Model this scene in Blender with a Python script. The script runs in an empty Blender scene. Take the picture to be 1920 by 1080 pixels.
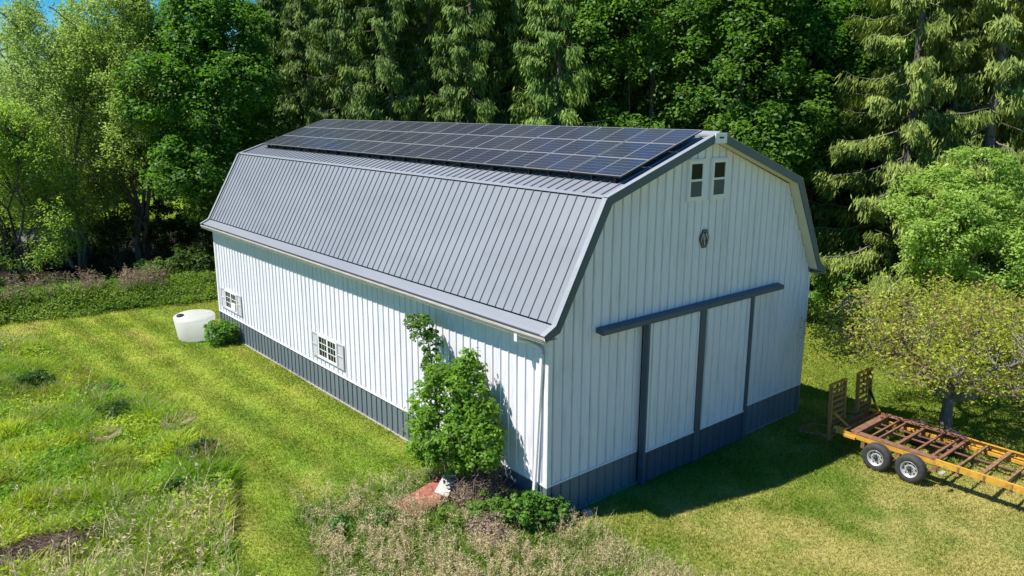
import bpy, math, random
import numpy as np
from mathutils import Matrix, Vector

SC = bpy.context.scene
COL = SC.collection
rng = np.random.default_rng(7)
random.seed(7)
PI = math.pi

# ------------------------------------------------------------------ camera data
CAM = np.array([-11.345, -12.251, 9.563])
FW = np.array([0.6258625, 0.74656764, -0.22568317])
RT = np.array([0.7667925, -0.64188769, 0.00307553])
UP = np.array([0.14256716, 0.17497702, 0.9741959])
FPX = 1460.4


def at(u, v, d):
    return CAM + d * (FW + RT * (u - 960) / FPX - UP * (v - 540) / FPX)


def onz(u, v, z=0.0):
    r = FW + RT * (u - 960) / FPX - UP * (v - 540) / FPX
    return CAM + r * (z - CAM[2]) / r[2]


# ------------------------------------------------------------------ noise
def vnoise(x, y, seed=0):
    xi = np.floor(x).astype(np.int64); yi = np.floor(y).astype(np.int64)
    xf = x - xi; yf = y - yi
    xf = xf * xf * (3 - 2 * xf); yf = yf * yf * (3 - 2 * yf)

    def h(a, b):
        n = (a * 374761393 + b * 668265263 + seed * 974634777) & 0xFFFFFFFF
        n = ((n ^ (n >> 13)) * 1274126177) & 0xFFFFFFFF
        return ((n ^ (n >> 16)) & 0xFFFF) / 65535.0
    return (h(xi, yi) * (1 - xf) + h(xi + 1, yi) * xf) * (1 - yf) + (h(xi, yi + 1) * (1 - xf) + h(xi + 1, yi + 1) * xf) * yf


def fbm(x, y, s=0, o=4):
    a = 0; w = .5; t = 0
    for i in range(o):
        a = a + w * vnoise(x * 2 ** i, y * 2 ** i, s + i * 17); t += w; w *= .5
    return a / t


def sstep(a, b, x):
    t = np.clip((x - a) / (b - a), 0, 1)
    return t * t * (3 - 2 * t)


# ------------------------------------------------------------------ materials
def newmat(name):
    m = bpy.data.materials.new(name); m.use_nodes = True
    nt = m.node_tree
    return m, nt, nt.nodes['Principled BSDF']


def N(nt, t, **k):
    n = nt.nodes.new(t)
    for a, b in k.items(): setattr(n, a, b)
    return n


def ramp(nt, stops):
    r = N(nt, 'ShaderNodeValToRGB')
    e = r.color_ramp.elements
    while len(e) < len(stops): e.new(.5)
    for i, (p, c) in enumerate(stops):
        e[i].position = p; e[i].color = (*c, 1) if len(c) == 3 else c
    return r


def paint(name, c1, c2, rough=.45, metal=0., scale=3., stretch=(1, 1, 1), bump=.0, dirt=None, dirt_amt=.5, spec=.5, dscale=6.):
    m, nt, b = newmat(name); L = nt.links.new
    tc = N(nt, 'ShaderNodeTexCoord'); mp = N(nt, 'ShaderNodeMapping'); mp.inputs['Scale'].default_value = stretch
    L(tc.outputs['Object'], mp.inputs['Vector'])
    n = N(nt, 'ShaderNodeTexNoise'); n.inputs['Scale'].default_value = scale; n.inputs['Detail'].default_value = 6
    L(mp.outputs['Vector'], n.inputs['Vector'])
    r = ramp(nt, [(.3, c1), (.7, c2)]); L(n.outputs['Fac'], r.inputs['Fac'])
    col = r.outputs['Color']
    if dirt:
        n2 = N(nt, 'ShaderNodeTexNoise'); n2.inputs['Scale'].default_value = dscale; n2.inputs['Detail'].default_value = 8; n2.inputs['Roughness'].default_value = .65
        L(mp.outputs['Vector'], n2.inputs['Vector'])
        r2 = ramp(nt, [(.5, (0, 0, 0)), (.72, (dirt_amt,) * 3)]); L(n2.outputs['Fac'], r2.inputs['Fac'])
        mx = N(nt, 'ShaderNodeMix', data_type='RGBA')
        L(r2.outputs['Color'], mx.inputs['Factor']); L(col, mx.inputs['A']); mx.inputs['B'].default_value = (*dirt, 1)
        col = mx.outputs['Result']
    L(col, b.inputs['Base Color'])
    b.inputs['Roughness'].default_value = rough; b.inputs['Metallic'].default_value = metal
    b.inputs['Specular IOR Level'].default_value = spec
    if bump:
        bp = N(nt, 'ShaderNodeBump'); bp.inputs['Strength'].default_value = bump; bp.inputs['Distance'].default_value = .01
        L(n.outputs['Fac'], bp.inputs['Height']); L(bp.outputs['Normal'], b.inputs['Normal'])
    return m


def leafmat(name, trans=.45, rough=.5, spec=.25):
    m, nt, b = newmat(name); L = nt.links.new
    a = N(nt, 'ShaderNodeAttribute', attribute_name='col')
    L(a.outputs['Color'], b.inputs['Base Color'])
    b.inputs['Roughness'].default_value = rough; b.inputs['Specular IOR Level'].default_value = spec
    if trans > 0:
        t = N(nt, 'ShaderNodeBsdfTranslucent')
        hs = N(nt, 'ShaderNodeHueSaturation'); hs.inputs['Saturation'].default_value = 1.12; hs.inputs['Value'].default_value = 1.75
        L(a.outputs['Color'], hs.inputs['Color']); L(hs.outputs['Color'], t.inputs['Color'])
        mx = N(nt, 'ShaderNodeMixShader'); mx.inputs['Fac'].default_value = trans
        L(b.outputs['BSDF'], mx.inputs[1]); L(t.outputs['BSDF'], mx.inputs[2])
        L(mx.outputs['Shader'], nt.nodes['Material Output'].inputs['Surface'])
    return m


M = {}
M['leaf'] = leafmat('leaf')
M['needle'] = leafmat('needle', .12, .6, .2)
M['blade'] = leafmat('grass_blade', .38, .6, .2)
M['dry'] = leafmat('dry_stalk', .2, .8, .1)
M['white'] = paint('white_siding', (.725, .725, .80), (.78, .78, .855), .38, 0, 1.2, (1, 1, .12), dirt=(.36, .37, .36), dirt_amt=.42, dscale=6)
M['trimwhite'] = paint('white_trim', (.74, .75, .75), (.80, .80, .80), .4, 0, 3, dirt=(.45, .42, .36), dirt_amt=.35)
M['gutter'] = paint('aged_gutter', (.36, .34, .31), (.52, .50, .46), .45, 0, 4, (1, .6, 6), dirt=(.25, .2, .15), dirt_amt=.6)
M['soffit'] = paint('cream_soffit', (.66, .63, .5), (.74, .71, .58), .5, 0, 2)
M['steel'] = paint('grey_roof_steel', (.20, .22, .245), (.23, .25, .277), .42, .0, .8, (1, .3, 1), dirt=(.15, .17, .18), dirt_amt=.3, dscale=2)
M['steelcap'] = paint('light_roof_trim', (.25, .275, .31), (.31, .335, .37), .4, 0, 2, dirt=(.2, .2, .2), dirt_amt=.3)
M['trimshade'] = paint('shade_toned_trim', (.055, .085, .12), (.07, .10, .135), .45, 0, 2, dirt=(.09, .1, .1), dirt_amt=.3)  # same steel colour as the roof, with its shade painted in
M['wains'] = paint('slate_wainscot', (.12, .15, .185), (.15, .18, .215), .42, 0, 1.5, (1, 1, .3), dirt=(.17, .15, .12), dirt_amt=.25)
M['wainshade'] = paint('shade_toned_door_wainscot', (.05, .078, .115), (.06, .09, .13), .45, 0, 1.5, (1, 1, .3))  # darker copy of the wainscot slate, shade put into the colour
M['concrete'] = paint('concrete', (.3, .28, .25), (.42, .39, .35), .9, 0, 12, bump=.3)
M['shutter'] = paint('grey_shutter', (.40, .41, .42), (.46, .47, .48), .6, 0, 4)
M['black'] = paint('black_paint', (.012, .014, .018), (.02, .022, .028), .5, 0, 6)
M['interior'] = paint('dark_inside', (.02, .022, .022), (.04, .04, .04), .9)
M['tank'] = paint('tank_plastic', (.84, .84, .83), (.88, .88, .87), .4, 0, 2, dirt=(.5, .47, .4), dirt_amt=.25)
M['yellow'] = paint('yellow_paint', (.50, .265, .028), (.62, .35, .04), .65, 0, 5, dirt=(.20, .09, .04), dirt_amt=.85, dscale=9)
M['rust'] = paint('rusty_steel', (.13, .058, .036), (.24, .115, .075), .8, .0, 7, bump=.3, dirt=(.33, .15, .08), dirt_amt=.5, dscale=14)
M['rustdk'] = paint('dark_rusty_steel', (.14, .08, .045), (.27, .16, .075), .8, .0, 9, bump=.2, dirt=(.5, .27, .05), dirt_amt=.7, dscale=9)
M['rubber'] = paint('tyre_rubber', (.022, .022, .023), (.045, .045, .045), .75, 0, 10)
M['silver'] = paint('silver_rim', (.52, .52, .53), (.64, .64, .65), .38, .45, 6, dirt=(.3, .27, .22), dirt_amt=.4)
M['ramp'] = paint('weathered_ramp_paint', (.20, .11, .045), (.38, .22, .06), .8, 0, 8, bump=.2, dirt=(.14, .075, .045), dirt_amt=.8, dscale=8)
M['bark'] = paint('bark', (.055, .042, .032), (.13, .105, .085), .95, 0, 9, (1, 1, .25), bump=.6)
M['barkgrey'] = paint('grey_bark', (.13, .115, .10), (.24, .22, .20), .95, 0, 9, (1, 1, .25), bump=.6)
M['twig'] = paint('dead_twig', (.13, .095, .075), (.27, .21, .17), .95, 0, 8)
M['redboard'] = paint('faded_red_board', (.22, .058, .04), (.33, .115, .08), .8, 0, 5, dirt=(.5, .36, .28), dirt_amt=.6, dscale=9, bump=.2)
M['whiteboard'] = paint('weathered_white_board', (.5, .46, .43), (.68, .65, .62), .8, 0, 6, dirt=(.25, .16, .12), dirt_amt=.6, dscale=9, bump=.2)
M['stone'] = paint('field_stone', (.28, .25, .22), (.42, .38, .34), .9, 0, 9, bump=.5)
M['shedwall'] = paint('dark_shed_boards', (.05, .03, .028), (.085, .05, .045), .9, 0, 4, (3, 3, .3))
M['mound'] = paint('mound_soil', (.05, .036, .026), (.11, .08, .058), 1, 0, 9, bump=.6)


def tankmat():
    m = M['tank']; nt = m.node_tree; L = nt.links.new; b = nt.nodes['Principled BSDF']
    t = N(nt, 'ShaderNodeBsdfTranslucent'); t.inputs['Color'].default_value = (.97, .97, .95, 1)
    mx = N(nt, 'ShaderNodeMixShader'); mx.inputs['Fac'].default_value = .65
    L(b.outputs['BSDF'], mx.inputs[1]); L(t.outputs['BSDF'], mx.inputs[2]); L(mx.outputs['Shader'], nt.nodes['Material Output'].inputs['Surface'])


tankmat()


def glassmat(name, c=(.012, .016, .018)):
    m, nt, b = newmat(name)
    b.inputs['Base Color'].default_value = (*c, 1); b.inputs['Roughness'].default_value = .1
    b.inputs['Specular IOR Level'].default_value = .12
    return m


M['glass'] = glassmat('window_glass')
M['screen'] = paint('window_screen', (.05, .065, .075), (.065, .08, .09), .55, 0, 4)


def panelmat():
    # photovoltaic laminate: dark blue cells, thin grey busbar grid between cells, smooth glass on top
    m, nt, b = newmat('solar_cells'); L = nt.links.new
    tc = N(nt, 'ShaderNodeTexCoord'); sp = N(nt, 'ShaderNodeSeparateXYZ'); L(tc.outputs['Object'], sp.inputs[0])

    def line(sock, period, width, off=0.):
        a = N(nt, 'ShaderNodeMath', operation='ADD'); a.inputs[1].default_value = off + 50 * period; L(sock, a.inputs[0])
        d = N(nt, 'ShaderNodeMath', operation='MODULO'); d.inputs[1].default_value = period; L(a.outputs[0], d.inputs[0])
        s = N(nt, 'ShaderNodeMath', operation='SUBTRACT'); s.inputs[1].default_value = period / 2; L(d.outputs[0], s.inputs[0])
        q = N(nt, 'ShaderNodeMath', operation='ABSOLUTE'); L(s.outputs[0], q.inputs[0])
        g = N(nt, 'ShaderNodeMath', operation='GREATER_THAN'); g.inputs[1].default_value = period / 2 - width / 2; L(q.outputs[0], g.inputs[0])
        return g.outputs[0]
    lx = line(sp.outputs['X'], .168, .013); ly = line(sp.outputs['Y'], .0845, .005)
    # the wider gap between the two halves of the panel
    ab = N(nt, 'ShaderNodeMath', operation='ABSOLUTE'); L(sp.outputs['Y'], ab.inputs[0])
    mid = N(nt, 'ShaderNodeMath', operation='LESS_THAN'); mid.inputs[1].default_value = .012; L(ab.outputs[0], mid.inputs[0])
    mx0 = N(nt, 'ShaderNodeMath', operation='MAXIMUM'); L(lx, mx0.inputs[0]); L(ly, mx0.inputs[1])
    n = N(nt, 'ShaderNodeTexNoise'); n.inputs['Scale'].default_value = 1.5
    oi = N(nt, 'ShaderNodeObjectInfo')
    r = ramp(nt, [(0., (.026, .034, .056)), (1., (.042, .048, .070))]); L(oi.outputs['Random'], r.inputs['Fac'])
    m1 = N(nt, 'ShaderNodeMix', data_type='RGBA'); L(mx0.outputs[0], m1.inputs['Factor']); L(r.outputs['Color'], m1.inputs['A']); m1.inputs['B'].default_value = (.15, .15, .165, 1)
    m2 = N(nt, 'ShaderNodeMix', data_type='RGBA'); L(mid.outputs[0], m2.inputs['Factor']); L(m1.outputs['Result'], m2.inputs['A']); m2.inputs['B'].default_value = (.30, .30, .31, 1)
    L(m2.outputs['Result'], b.inputs['Base Color'])
    b.inputs['Roughness'].default_value = .16; b.inputs['Specular IOR Level'].default_value = 1.0
    return m


M['cells'] = panelmat()
M['alu'] = paint('panel_frame', (.33, .33, .34), (.40, .40, .40), .35, .2, 6)
M['panelblack'] = paint('black_panel_edge', (.012, .012, .014), (.02, .02, .022), .5)


# ------------------------------------------------------------------ mesh helpers
def link(o, parent=None):
    COL.objects.link(o)
    if parent is not None: o.parent = parent
    return o


def np_mesh(name, V, k, mat, col=None, parent=None, loc=None, smooth=False):
    """V: (n*k,3) float array, polygons of k consecutive vertices."""
    V = np.ascontiguousarray(V, np.float32).reshape(-1, 3)
    n = len(V) // k
    me = bpy.data.meshes.new(name)
    me.vertices.add(len(V)); me.vertices.foreach_set('co', V.ravel())
    me.loops.add(n * k); me.loops.foreach_set('vertex_index', np.arange(n * k, dtype=np.int32))
    me.polygons.add(n)
    me.polygons.foreach_set('loop_start', np.arange(0, n * k, k, dtype=np.int32))
    if col is not None:
        a = me.attributes.new('col', 'FLOAT_COLOR', 'FACE')
        c = np.ones((n, 4), np.float32); c[:, :3] = col
        a.data.foreach_set('color', c.ravel())
    me.update(calc_edges=True)
    me.materials.append(mat)
    o = bpy.data.objects.new(name, me)
    if loc is not None: o.location = loc
    return link(o, parent)


class MB:
    def __init__(s): s.v = []; s.f = []; s.sm = []

    def add(s, vs, fs, smooth=False):
        b = len(s.v); s.v += [tuple(map(float, p)) for p in vs]
        for f in fs: s.f.append(tuple(i + b for i in f)); s.sm.append(smooth)
        return s

    def box(s, x0, x1, y0, y1, z0, z1):
        return s.hexa([(x0, y0, z0), (x1, y0, z0), (x1, y1, z0), (x0, y1, z0), (x0, y0, z1), (x1, y0, z1), (x1, y1, z1), (x0, y1, z1)])

    def hexa(s, p):
        return s.add(p, [(3, 2, 1, 0), (4, 5, 6, 7), (0, 1, 5, 4), (1, 2, 6, 5), (2, 3, 7, 6), (3, 0, 4, 7)])

    def bar(s, a, b, w, h, up=(0, 0, 1)):
        a = np.array(a, float); b = np.array(b, float); d = b - a; d /= np.linalg.norm(d)
        u = np.array(up, float); sd = np.cross(d, u)
        if np.linalg.norm(sd) < 1e-3: sd = np.cross(d, (1, 0, 0))
        sd /= np.linalg.norm(sd); u = np.cross(sd, d)
        o = [(-w / 2, -h / 2), (w / 2, -h / 2), (w / 2, h / 2), (-w / 2, h / 2)]
        return s.hexa([a + sd * i + u * j for i, j in o] + [b + sd * i + u * j for i, j in o])

    def tube(s, pts, rad, n=8, cap=True, smooth=True):
        pts = [np.array(p, float) for p in pts]
        if not hasattr(rad, '__len__'): rad = [rad] * len(pts)
        vs = []; ref = np.array((.31, .17, .93))
        for i, p in enumerate(pts):
            d = pts[min(i + 1, len(pts) - 1)] - pts[max(i - 1, 0)]; d /= (np.linalg.norm(d) + 1e-9)
            a = np.cross(d, ref)
            if np.linalg.norm(a) < .15: a = np.cross(d, (1, 0, 0))
            a /= np.linalg.norm(a); b = np.cross(d, a)
            for j in range(n):
                t = 2 * PI * j / n; vs.append(p + rad[i] * (a * math.cos(t) + b * math.sin(t)))
        fs = []
        for i in range(len(pts) - 1):
            for j in range(n):
                k = (j + 1) % n; fs.append((i * n + j, i * n + k, (i + 1) * n + k, (i + 1) * n + j))
        s.add(vs, fs, smooth)
        if cap:
            m = len(s.v) - len(vs)
            s.f.append(tuple(m + j for j in range(n))); s.sm.append(False)
            s.f.append(tuple(m + (len(pts) - 1) * n + j for j in reversed(range(n)))); s.sm.append(False)
        return s

    def lathe(s, prof, c=(0, 0, 0), axis='z', n=32, smooth=True):
        """prof: list of (r, h). closed by the profile ends (r may be 0)."""
        vs = []
        for r, h in prof:
            for j in range(n):
                t = 2 * PI * j / n
                if axis == 'z': p = (c[0] + r * math.cos(t), c[1] + r * math.sin(t), c[2] + h)
                else: p = (c[0] + h, c[1] + r * math.cos(t), c[2] + r * math.sin(t))
                vs.append(p)
        fs = []
        for i in range(len(prof) - 1):
            for j in range(n):
                k = (j + 1) % n; fs.append((i * n + j, i * n + k, (i + 1) * n + k, (i + 1) * n + j))
        return s.add(vs, fs, smooth)

    def extrude(s, prof, f0, f1, closed=False):
        """prof: list of 2d; f0,f1 map a 2d point to 3d at both ends (strip)."""
        n = len(prof); vs = [f0(p) for p in prof] + [f1(p) for p in prof]
        fs = [(i, i + 1, n + i + 1, n + i) for i in range(n - 1)]
        if closed:
            fs.append((n - 1, 0, n, 2 * n - 1)); fs.append(tuple(range(n - 1, -1, -1))); fs.append(tuple(range(n, 2 * n)))
        return s.add(vs, fs)

    def build(s, name, mat, parent=None, loc=None, bevel=0):
        me = bpy.data.meshes.new(name)
        me.from_pydata(s.v, [], s.f)
        me.polygons.foreach_set('use_smooth', s.sm)
        me.update(); me.materials.append(mat)
        o = bpy.data.objects.new(name, me)
        if loc is not None: o.location = loc
        if bevel:
            b = o.modifiers.new('bevel', 'BEVEL'); b.width = bevel; b.segments = 2; b.limit_method = 'ANGLE'
        return link(o, parent)


def tag(o, label, cat, group=None, kind=None):
    o['label'] = label; o['category'] = cat
    if group: o['group'] = group
    if kind: o['kind'] = kind
    return o


def thing(name, label, cat, loc=(0, 0, 0), rz=0, group=None):
    o = bpy.data.objects.new(name, None); o.empty_display_size = .3
    o.location = loc; o.rotation_euler = (0, 0, rz)
    link(o)
    return tag(o, label, cat, group)


def copy_tree(o, parent=None):
    c = o.copy(); COL.objects.link(c)
    if parent is not None:
        c.parent = parent
    for ch in list(o.children): copy_tree(ch, c)
    return c


# ------------------------------------------------------------------ ground
def ground_h(x, y):
    x = np.asarray(x, float); y = np.asarray(y, float)
    dip = -.35 * sstep(11.3, 14, x) * sstep(-3.2, -.8, y)
    und = (fbm(x / 5, y / 5, 3, 3) - .5) * .10 * sstep(1.0, 4., np.maximum(np.maximum(-x, x - 11), np.maximum(-y, y - 21)))
    m = meadow(x, y) * (fbm(x / 2.2, y / 2.2, 9, 3) - .25) * .35
    far = .02 * np.maximum(y - 30, 0) * sstep(-20, 5, -x)
    return dip + und + m + far * .4


MX = np.array([2.3, 3.85, 5.77, 7.17, 9.55, 13.82, 20.87, 23.62, 24.45, 25.2])
MXV = np.array([-6.55, -5.9, -5.2, -4.6, -4.55, -5.02, -6.18, -6.81, -7.8, -12])


def meadow(x, y):
    e = np.interp(y, MX, MXV) + (vnoise(y / 1.1, y * 0, 5) - .5) * .35
    return sstep(-.02, .2, e - x) * (y < 25.2) * (y > -8)


def bare(x, y):
    return sstep(1.25, .75, np.hypot((x + 9.5) / 1.15, (y - 5.75) / .55) + (fbm(x / .5, y / .5, 33, 2) - .5) * .6)


def weeds(x, y):
    """rough weedy corner at the near end of the barn"""
    # polygon: nearer than line from (-4.4,4.7) to (-.3,3.6), left of the barn, down to camera side
    n = (fbm(x / 1.2, y / 1.2, 21, 3) - .5) * 1.3
    a = sstep(-.2, .5, (4.5 + (x + 4.2) * (-.2)) - y + n)          # below the top line
    b = sstep(-.2, .5, x + 4.38 + .20 * (4.4 - y) + n * .45)             # right of the lawn strip
    c = sstep(-.2, .6, (.45 - .2 * (y + .5)) - x + n * .8)        # left of the front lawn
    return a * b * c * (1 - (x > -0.05) * (y > -.05) * 1.0)


def lawn_col(x, y):
    n1 = np.where(x < 0, fbm(x / 1.5, y / 5.5, 31, 4), fbm(x / 3.0, y / 3.0, 31, 4)); n2 = fbm(x * 1.7, y * 1.7, 41, 3); n3 = fbm(x / 8, y / 8, 51, 2)
    g1 = np.array([.15, .235, .03]); g2 = np.array([.29, .325, .055]); dry = np.array([.42, .36, .14])
    t = np.clip(.18 + (n1 - .33) * 1.5 + (n2 - .5) * .7, 0, 1)[..., None]
    c = g1 * (1 - t) + g2 * t
    # mowing passes along the barn side
    st = .5 + .5 * np.sin((x + .045 * y + 1.1 * vnoise(y / 7, y * 0, 3)) * 2 * PI / 1.35)
    st = st * sstep(0, -1, x)
    c = c * (1 + .34 * (st[..., None] - .5))
    d = sstep(.42, .78, n1 * .45 + n2 * .35 + n3 * .2 + .30 * sstep(7.5, 2.0, np.hypot(x - 8.5, (y + 9.5) * .8)) + .16 * sstep(3, 0, np.hypot(x - 3., y + 3.4)) + .14 * sstep(1.6, 0, np.hypot(x + 3.0, y - 5.2)) - .08)
    c = c * (1 - d[..., None] * .7) + dry * d[..., None] * .7
    far = sstep(28, 45, y)[..., None]
    return c * (1 - far) + np.array([.17, .26, .02]) * far


def make_ground():
    def axis(lo, hi, flo, fhi, st):
        a = np.arange(flo, fhi + st, st)
        l = flo - np.geomspace(st, flo - lo, 26)[::-1]; r = a[-1] + np.geomspace(st, hi - a[-1], 26)
        return np.concatenate([l, a, r])
    X = axis(-400, 600, -14, 24, .2); Y = axis(-300, 900, -9, 32, .2)
    gx, gy = np.meshgrid(X, Y)
    z = ground_h(gx, gy)
    c = lawn_col(gx, gy)
    m = meadow(gx, gy)[..., None]; w = weeds(gx, gy)[..., None]
    n = fbm(gx / .8, gy / .8, 61, 4)[..., None]
    mead = np.array([.10, .17, .022]) * n * 1.4 + np.array([.08, .08, .03]) * (1 - n)
    c = c * (1 - m) + mead * m
    br_ = bare(gx, gy)[..., None]; c = c * (1 - br_) + np.array([.055, .038, .03]) * br_
    wd = np.array([.20, .19, .08]) * (.6 + .8 * n)
    c = c * (1 - w) + wd * w
    # forest floor beyond the mown grass, toned near-black for the shade under trees
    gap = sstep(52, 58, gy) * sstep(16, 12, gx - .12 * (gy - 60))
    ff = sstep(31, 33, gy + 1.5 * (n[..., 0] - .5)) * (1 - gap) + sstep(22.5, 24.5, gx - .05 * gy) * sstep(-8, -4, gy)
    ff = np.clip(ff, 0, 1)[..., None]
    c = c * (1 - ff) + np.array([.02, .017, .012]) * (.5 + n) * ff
    ny, nx = gx.shape
    V = np.stack([gx, gy, z], -1).reshape(-1, 3)
    idx = np.arange(nx * ny).reshape(ny, nx)
    F = np.stack([idx[:-1, :-1], idx[:-1, 1:], idx[1:, 1:], idx[1:, :-1]], -1).reshape(-1, 4)
    me = bpy.data.meshes.new('ground')
    me.vertices.add(len(V)); me.vertices.foreach_set('co', V.astype(np.float32).ravel())
    me.loops.add(F.size); me.loops.foreach_set('vertex_index', F.astype(np.int32).ravel())
    me.polygons.add(len(F)); me.polygons.foreach_set('loop_start', np.arange(0, F.size, 4, dtype=np.int32))
    a = me.attributes.new('col', 'FLOAT_COLOR', 'POINT')
    cc = np.ones((len(V), 4), np.float32); cc[:, :3] = c.reshape(-1, 3); a.data.foreach_set('color', cc.ravel())
    me.update(calc_edges=True)
    me.polygons.foreach_set('use_smooth', np.ones(len(F), bool))
    mt, nt, b = newmat('turf'); L = nt.links.new
    at_ = N(nt, 'ShaderNodeAttribute', attribute_name='col')
    tc = N(nt, 'ShaderNodeTexCoord')
    n1 = N(nt, 'ShaderNodeTexNoise'); n1.inputs['Scale'].default_value = 9; n1.inputs['Detail'].default_value = 8; n1.inputs['Roughness'].default_value = .7
    L(tc.outputs['Object'], n1.inputs['Vector'])
    mr = N(nt, 'ShaderNodeMapRange'); mr.inputs['From Min'].default_value = .3; mr.inputs['From Max'].default_value = .7; mr.inputs['To Min'].default_value = .55; mr.inputs['To Max'].default_value = 1.25
    L(n1.outputs['Fac'], mr.inputs['Value'])
    mx = N(nt, 'ShaderNodeVectorMath', operation='SCALE'); L(at_.outputs['Color'], mx.inputs[0]); L(mr.outputs['Result'], mx.inputs['Scale'])
    L(mx.outputs['Vector'], b.inputs['Base Color']); b.inputs['Roughness'].default_value = 1; b.inputs['Specular IOR Level'].default_value = .05
    bp = N(nt, 'ShaderNodeBump'); bp.inputs['Strength'].default_value = .8; bp.inputs['Distance'].default_value = .05
    L(n1.outputs['Fac'], bp.inputs['Height']); L(bp.outputs['Normal'], b.inputs['Normal'])
    me.materials.append(mt)
    o = bpy.data.objects.new('ground', me); link(o); o['kind'] = 'structure'
    o['label'] = 'mown yellow-green lawn and rough ground around the barn'
    return o


make_ground()


# ------------------------------------------------------------------ grass and stalks
def visible(x, y, pad=60):
    d = np.stack([x - CAM[0], y - CAM[1], 0 * x - CAM[2]], -1)
    z = d @ FW; u = 960 + FPX * (d @ RT) / np.maximum(z, .1); v = 540 - FPX * (d @ UP) / np.maximum(z, .1)
    return (z > 1) & (u > -pad) & (u < 1920 + pad) & (v < 1080 + pad * 2.5)


def inbarn(x, y, m=.02): return (x > -m) & (x < 11 + m) & (y > -m) & (y < 21.1 + m)


def blades(x, y, h, w, lean, col, seed, bend=.35):
    """two-segment grass blades as 2 triangles+1 quad -> returned as two quads per blade"""
    r = np.random.default_rng(seed); n = len(x)
    a = r.uniform(0, 2 * PI, n); la = r.uniform(0, 2 * PI, n)
    z0 = ground_h(x, y)
    wx = np.cos(a) * w / 2; wy = np.sin(a) * w / 2
    lx = np.cos(la) * lean * h; ly = np.sin(la) * lean * h
    p0 = np.stack([x, y, z0 - .01], -1); W = np.stack([wx, wy, 0 * wx], -1)
    p1 = p0 + np.stack([lx * bend, ly * bend, h * .6], -1); p2 = p0 + np.stack([lx, ly, h], -1)
    q1 = np.stack([p0 - W, p0 + W, p1 + W * .8, p1 - W * .8], 1)
    q2 = np.stack([p1 - W * .8, p1 + W * .8, p2 + W * .12, p2 - W * .12], 1)
    V = np.stack([q1, q2], 1).reshape(-1, 3)
    return V, np.repeat(col, 2, 0)


def scatter(n, x0, x1, y0, y1, seed):
    r = np.random.default_rng(seed)
    x = r.uniform(x0, x1, n); y = r.uniform(y0, y1, n)
    k = visible(x, y) & ~inbarn(x, y)
    return x[k], y[k], r


# short lawn
x, y, r = scatter(1600000, -13, 27, -9, 30, 11)
dist = np.hypot(x - CAM[0], y - CAM[1])
keep = (r.random(len(x)) < np.clip((17. / dist) ** 1.3, 0, 1)) & (r.random(len(x)) > meadow(x, y)) & (r.random(len(x)) > weeds(x, y) * .8) & ((x - .05 * y < 23.5) | (y < -6))
x, y, dist = x[keep], y[keep], dist[keep]
c = lawn_col(x, y) * r.uniform(.62, 1.4, (len(x), 1)) * np.array([1.0, 1.04, .9])
dr = r.random(len(x)) < .13
c[dr] = c[dr] * .4 + np.array([.34, .28, .12]) * .6
sz = np.clip(dist / 17, 1, 1.9)
V, C_ = blades(x, y, r.uniform(.03, .085, len(x)) * (0.6 + .9 * fbm(x, y, 77, 2)), r.uniform(.011, .02, len(x)) * sz, r.uniform(.2, 1.0, len(x)), c, 12)
lawn = np_mesh('grass', V, 4, M['blade'], C_)
tag(lawn, 'short mown yellow-green grass covering the lawn around the barn', 'grass', kind='stuff')
print('lawn blades', len(x))

# tall lush meadow grass
x, y, r = scatter(520000, -19, -3.6, 0, 26, 13)
k = r.random(len(x)) < meadow(x, y) * (1 - bare(x, y)) * np.clip(.55 + 1.0 * (fbm(x / 1.1, y / 1.1, 71, 3)), 0, 1)
x, y = x[k], y[k]
n1 = fbm(x / 1.6, y / 1.6, 72, 3)
t = np.clip((n1 - .3) * 2.4, 0, 1)[:, None]
c = (.55 + .9 * fbm(x / .75, y / .75, 86, 3))[:, None] * (np.array([.18, .31, .03]) * (1 - t) + np.array([.36, .43, .05]) * t) * r.uniform(.6, 1.35, (len(x), 1))
dr = r.random(len(x)) < .05 + .22 * sstep(.5, .75, fbm(x / 2.0, y / 2.0, 75, 3))
c[dr] = np.array([.30, .25, .13]) * r.uniform(.6, 1.2, (dr.sum(), 1))
h = r.uniform(.12, .38, len(x)) * (.2 + 1.6 * fbm(x / .9, y / .9, 74, 2)) * (1 + .35 * (meadow(x, y) < .98))
V, C_ = blades(x, y, h, r.uniform(.018, .04, len(x)), r.uniform(.4, 1.3, len(x)), c, 14)
# broad leaves among the grass
xb, yb, r = scatter(80000, -17, -3.6, 0, 25, 15)
k = r.random(len(xb)) < meadow(xb, yb) * (1 - bare(xb, yb)) * sstep(.45, .7, fbm(xb / 1.4, yb / 1.4, 79, 3))
xb, yb = xb[k], yb[k]
cb = np.array([.13, .31, .035]) * r.uniform(.6, 1.5, (len(xb), 1))
V2, C2 = blades(xb, yb, r.uniform(.1, .3, len(xb)), r.uniform(.04, .09, len(xb)), r.uniform(.4, 1.4, len(xb)), cb, 16)
xl, yl, r = scatter(170000, -17, -3.6, 0, 25, 161)
k = r.random(len(xl)) < meadow(xl, yl) * (1 - bare(xl, yl)) * np.clip(.25 + 1.3 * fbm(xl / 1.2, yl / 1.2, 83, 3), 0, 1)
xl, yl = xl[k], yl[k]; nl_ = len(xl)
Pl = np.stack([xl, yl, ground_h(xl, yl) + r.uniform(.05, .34, nl_) * (.4 + fbm(xl / .8, yl / .8, 84, 2))], -1)
tl = np.clip((fbm(xl / 1.0, yl / 1.0, 85, 3) - .3) * 2.4, 0, 1)[:, None]
cl = (np.array([.16, .31, .035]) * (1 - tl) + np.array([.36, .45, .055]) * tl) * r.uniform(.7, 1.35, (nl_, 1))
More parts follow.
